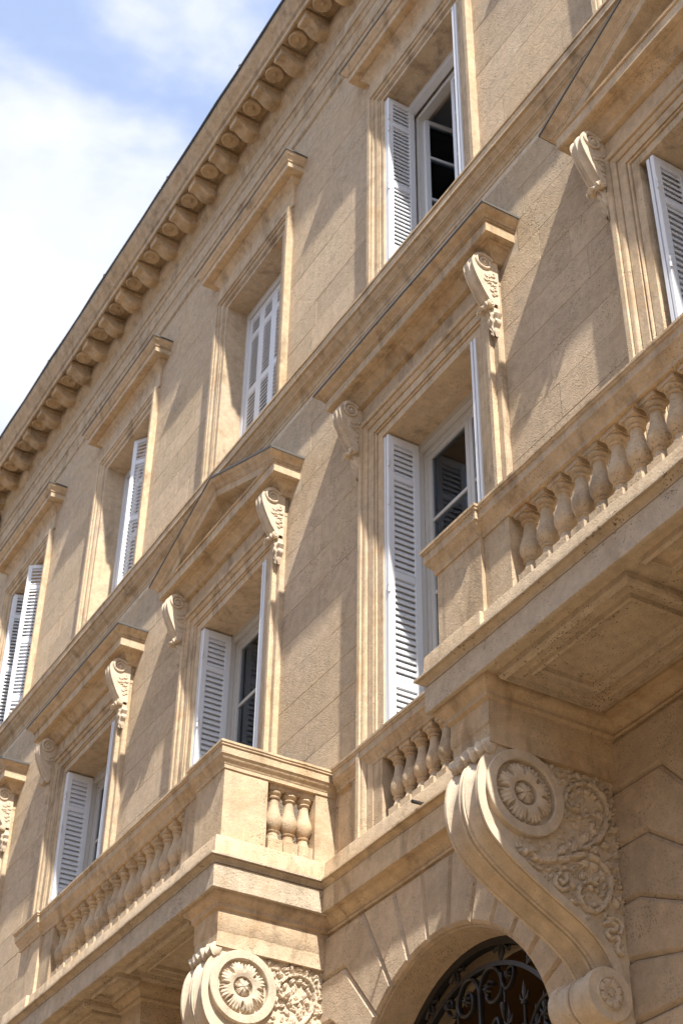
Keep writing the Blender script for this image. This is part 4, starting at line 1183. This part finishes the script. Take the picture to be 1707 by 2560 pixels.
def console(xc, full=True, label=None):
    mb = block(xc, 0.835 if full else 0.58)
    B = part(mb, 'console', 'trim', label=label)
    sx = 1.0 if full else 0.9; sd = 1.0 if full else 0.68; sz = 1.0 if full else 0.82
    for nm, me in zip(('scroll_body', 'volute_ring', 'carved_flower', 'acanthus_relief', 'lower_scroll', 'leaf_roll'), CM):
        for m_ in ((1, -1) if nm in ('volute_ring', 'carved_flower', 'acanthus_relief') else (1,)):
            o = obj(nm, me, None, B); o.location = (xc, -0.030, 5.645*(1-sz)-0.004); o.scale = (sx*m_, sd, sz)
console(-5.892, True, 'large scrolled console with carved acanthus flank under the right balcony')
console(-8.938, True, 'large scrolled console with carved acanthus flank under the middle balcony')
console(XC-0.06, False, 'smaller keystone console under the middle balcony soffit'); console(-4.22, False)
console(XC-(-8.938-XC), True); console(-4.22+(-4.22+5.892), True)

# ---------------- fanlight grille in the arch
def fanlight():
    xc, zc, y = -7.425, ARCH_Z, 0.25
    def arc(r, a0, a1, n): return [(xc+r*math.sin(R(a0+(a1-a0)*i/n)), y, zc+r*math.cos(R(a0+(a1-a0)*i/n))) for i in range(n+1)]
    mb = MB()
    for r, hw_, th in ((1.015, 0.024, 0.026), (0.885, 0.014, 0.020)):
        n = 64; rows = []
        for dr, dy in ((-hw_, -th), (hw_, -th), (hw_, th), (-hw_, th)):
            rows.append([(p[0], p[1]+dy, p[2]) for p in arc(r+dr, -90, 90, n)])
        mb.grid(rows, closed_u=True)
    mb.box(xc-1.03, xc+1.03, y-0.025, y+0.025, zc-0.06, zc)
    G = part(mb, 'fanlight_grille', 'iron', smooth=False, label='black wrought iron fanlight grille with scrolls and spear bars')
    def P(x, z): return (x, y, z)
    def scroll(pts, r=0.013):
        m = MB(); q = smooth_line([(p[0], p[1]) for p in pts], 44); m.tube([P(a, b) for a, b in q], r, 8, 1.6, (0, 1, 0)); sub(m, 'scroll_bar', 'iron', G)
    def flower(x, z, r=0.036):
        m = MB(); 
        for k in range(6):
            a = k*math.pi/3; pts = [(x, y-0.02, z), (x+r*.6*math.cos(a), y-0.034, z+r*.6*math.sin(a)), (x+r*math.cos(a+.3), y-0.018, z+r*math.sin(a+.3))]
            m.tube(pts, [0.006, 0.012, 0.005], 6)
        m.lathe([(0.0005, y-0.045), (0.010, y-0.040), (0.013, y-0.02)], 10, (x, 0, z), 'y'); sub(m, 'iron_flower', 'iron', G)
    def spear(x, zt, zb):
        m = MB(); m.tube([P(x, zb), P(x, zt-0.11)], 0.010, 8)
        m.tube([P(x, zt-0.12), P(x, zt-0.07), P(x, zt)], [0.008, 0.020, 0.002], 6, 0.6)
        for s in (-1, 1): m.tube([P(x, zt-0.125), P(x+s*0.030, zt-0.105), P(x+s*0.042, zt-0.075)], [0.007, 0.009, 0.003], 6)
        for q in (zt-0.135, zt-0.26): m.lathe([(0.010, q-0.010), (0.022, q-0.006), (0.022, q+0.006), (0.010, q+0.010)], 10, (x, y, 0))
        sub(m, 'spear_bar', 'iron', G)
    def mir(f, *xs): pass
    for s in (1, -1):
        X = lambda x: xc+s*(x-xc)
        # C-scrolls around the flowers
        scroll([(X(-7.437), 4.80), (X(-7.425), 4.98), (X(-7.418), 5.12), (X(-7.36), 5.205), (X(-7.27), 5.205), (X(-7.205), 5.12), (X(-7.215), 5.04), (X(-7.28), 5.005), (X(-7.345), 5.03), (X(-7.352), 5.10), (X(-7.315), 5.135), (X(-7.28), 5.11)])
        scroll([(X(-7.205), 5.15), (X(-7.195), 5.08), (X(-7.165), 5.045), (X(-7.12), 5.06), (X(-7.085), 5.11), (X(-7.095), 5.155), (X(-7.135), 5.145), (X(-7.135), 5.10)], 0.011)
        flower(X(-7.319), 5.088); flower(X(-7.115), 5.108, 0.026)
        scroll([(X(-7.06), 4.42), (X(-6.98), 4.70), (X(-6.86), 4.86), (X(-6.74), 4.88), (X(-6.70), 4.78), (X(-6.76), 4.70), (X(-6.82), 4.74)])
        flower(X(-6.775), 4.785)
        scroll([(X(-7.42), 4.36), (X(-7.40), 4.62), (X(-7.33), 4.84), (X(-7.26), 4.90), (X(-7.24), 4.80), (X(-7.29), 4.76)])
        spear(X(-7.005), 5.045, 4.37); spear(X(-6.905), 4.875, 4.37); spear(X(-6.827), 4.925, 4.37); spear(X(-7.165), 4.96, 4.37); spear(X(-6.70), 4.72, 4.37); spear(X(-6.58), 4.60, 4.37)
        # drop ornament
        m = MB(); m.tube([P(X(-7.188), 5.05), P(X(-7.186), 4.965)], 0.008, 6)
        m.lathe([(0.0005, 4.86), (0.012, 4.90), (0.020, 4.945), (0.017, 4.962), (0.008, 4.968)], 10, (X(-7.182), y-0.02, 0)); sub(m, 'iron_drop', 'iron', G)
        for a in (14, 32, 50, 68, 86):
            m = MB(); c = R(a*s); bx, bz = xc+0.95*math.sin(c), zc+0.95*math.cos(c)
            t = (math.cos(c), -math.sin(c)); nrm = (math.sin(c), math.cos(c))
            for q in (-1, 1):
                pts = [(bx+q*t[0]*u+nrm[0]*v, y-0.005, bz+q*t[1]*u+nrm[1]*v) for u, v in ((0.0, -0.05), (0.018, 0.0), (0.012, 0.04), (0.045, 0.028), (0.075, 0.01), (0.088, 0.03))]
                m.tube(pts, [0.010, 0.013, 0.010, 0.014, 0.011, 0.004], 6)
            sub(m, 'iron_leaf', 'iron', G)
    # carriage passage behind
    v = MB(); n = 20; d0, d1 = 0.501, 6.0
    ar = [(xc-1.25*math.cos(math.pi*i/n), 4.25+1.25*math.sin(math.pi*i/n)) for i in range(n+1)]
    ar = [(xc-1.25, 0.0)]+ar+[(xc+1.25, 0.0)]
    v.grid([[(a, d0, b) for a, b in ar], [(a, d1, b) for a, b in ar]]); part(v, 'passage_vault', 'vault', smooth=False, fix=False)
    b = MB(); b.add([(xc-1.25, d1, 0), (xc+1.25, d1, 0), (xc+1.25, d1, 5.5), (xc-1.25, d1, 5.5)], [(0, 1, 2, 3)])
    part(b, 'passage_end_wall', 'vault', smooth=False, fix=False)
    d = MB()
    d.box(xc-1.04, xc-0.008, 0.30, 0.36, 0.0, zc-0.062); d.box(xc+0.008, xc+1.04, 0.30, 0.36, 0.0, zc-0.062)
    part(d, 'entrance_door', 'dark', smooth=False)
fanlight()
def other_doors():
    for xc in (XZ, -4.28, XC, XD):
        d = MB(); n = 24
        arc = [(xc-1.06*math.cos(math.pi*i/n), ARCH_Z+1.06*math.sin(math.pi*i/n)) for i in range(n+1)]
        pts = [(xc-1.06, 0.0)]+arc+[(xc+1.06, 0.0)]
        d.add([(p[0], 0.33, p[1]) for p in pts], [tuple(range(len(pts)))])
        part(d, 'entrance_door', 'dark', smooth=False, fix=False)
other_doors()

# ---------------- downpipe at the far end, roof
def downpipe():
    m = MB(); m.tube([(-18.93, -0.46, 16.66), (-18.93, -0.44, 16.5), (-18.93, -0.12, 16.25), (-18.93, -0.07, 16.1), (-18.93, -0.07, 11.5)], 0.05, 14)
    part(m, 'downpipe', 'zinc', label='dark drainpipe just inside the left edge')
def roof():
    m = MB(); m.add([(WX0, -0.40, 16.70), (WX1, -0.40, 16.70), (WX1, 5.0, 19.6), (WX0, 5.0, 19.6)], [(0, 1, 2, 3)])
    m.add([(WX0, 5.0, 19.6), (WX1, 5.0, 19.6), (WX1, 10.0, 16.7), (WX0, 10.0, 16.7)], [(0, 1, 2, 3)])
    m.add([(WX0, 10.0, 0), (WX1, 10.0, 0), (WX1, 10.0, 16.7), (WX0, 10.0, 16.7)], [(0, 1, 2, 3)])
    for x in (WX0, WX1): m.add([(x, 0.5, 0), (x, 10.0, 0), (x, 10.0, 16.7), (x, 5.0, 19.6), (x, 0.5, 17.1)], [(0, 1, 2, 3, 4)])
    part(m, 'roof', 'roof', smooth=False, fix=False)
def peg():
    m = MB(); m.tube([(-7.44, -0.08, 6.235), (-7.41, -0.215, 6.212)], 0.012, 8); part(m, 'drain_spout', 'zinc', label='short dark metal spout on the belt cornice above the arch')
peg()
downpipe(); roof()
bpy.context.view_layer.update()
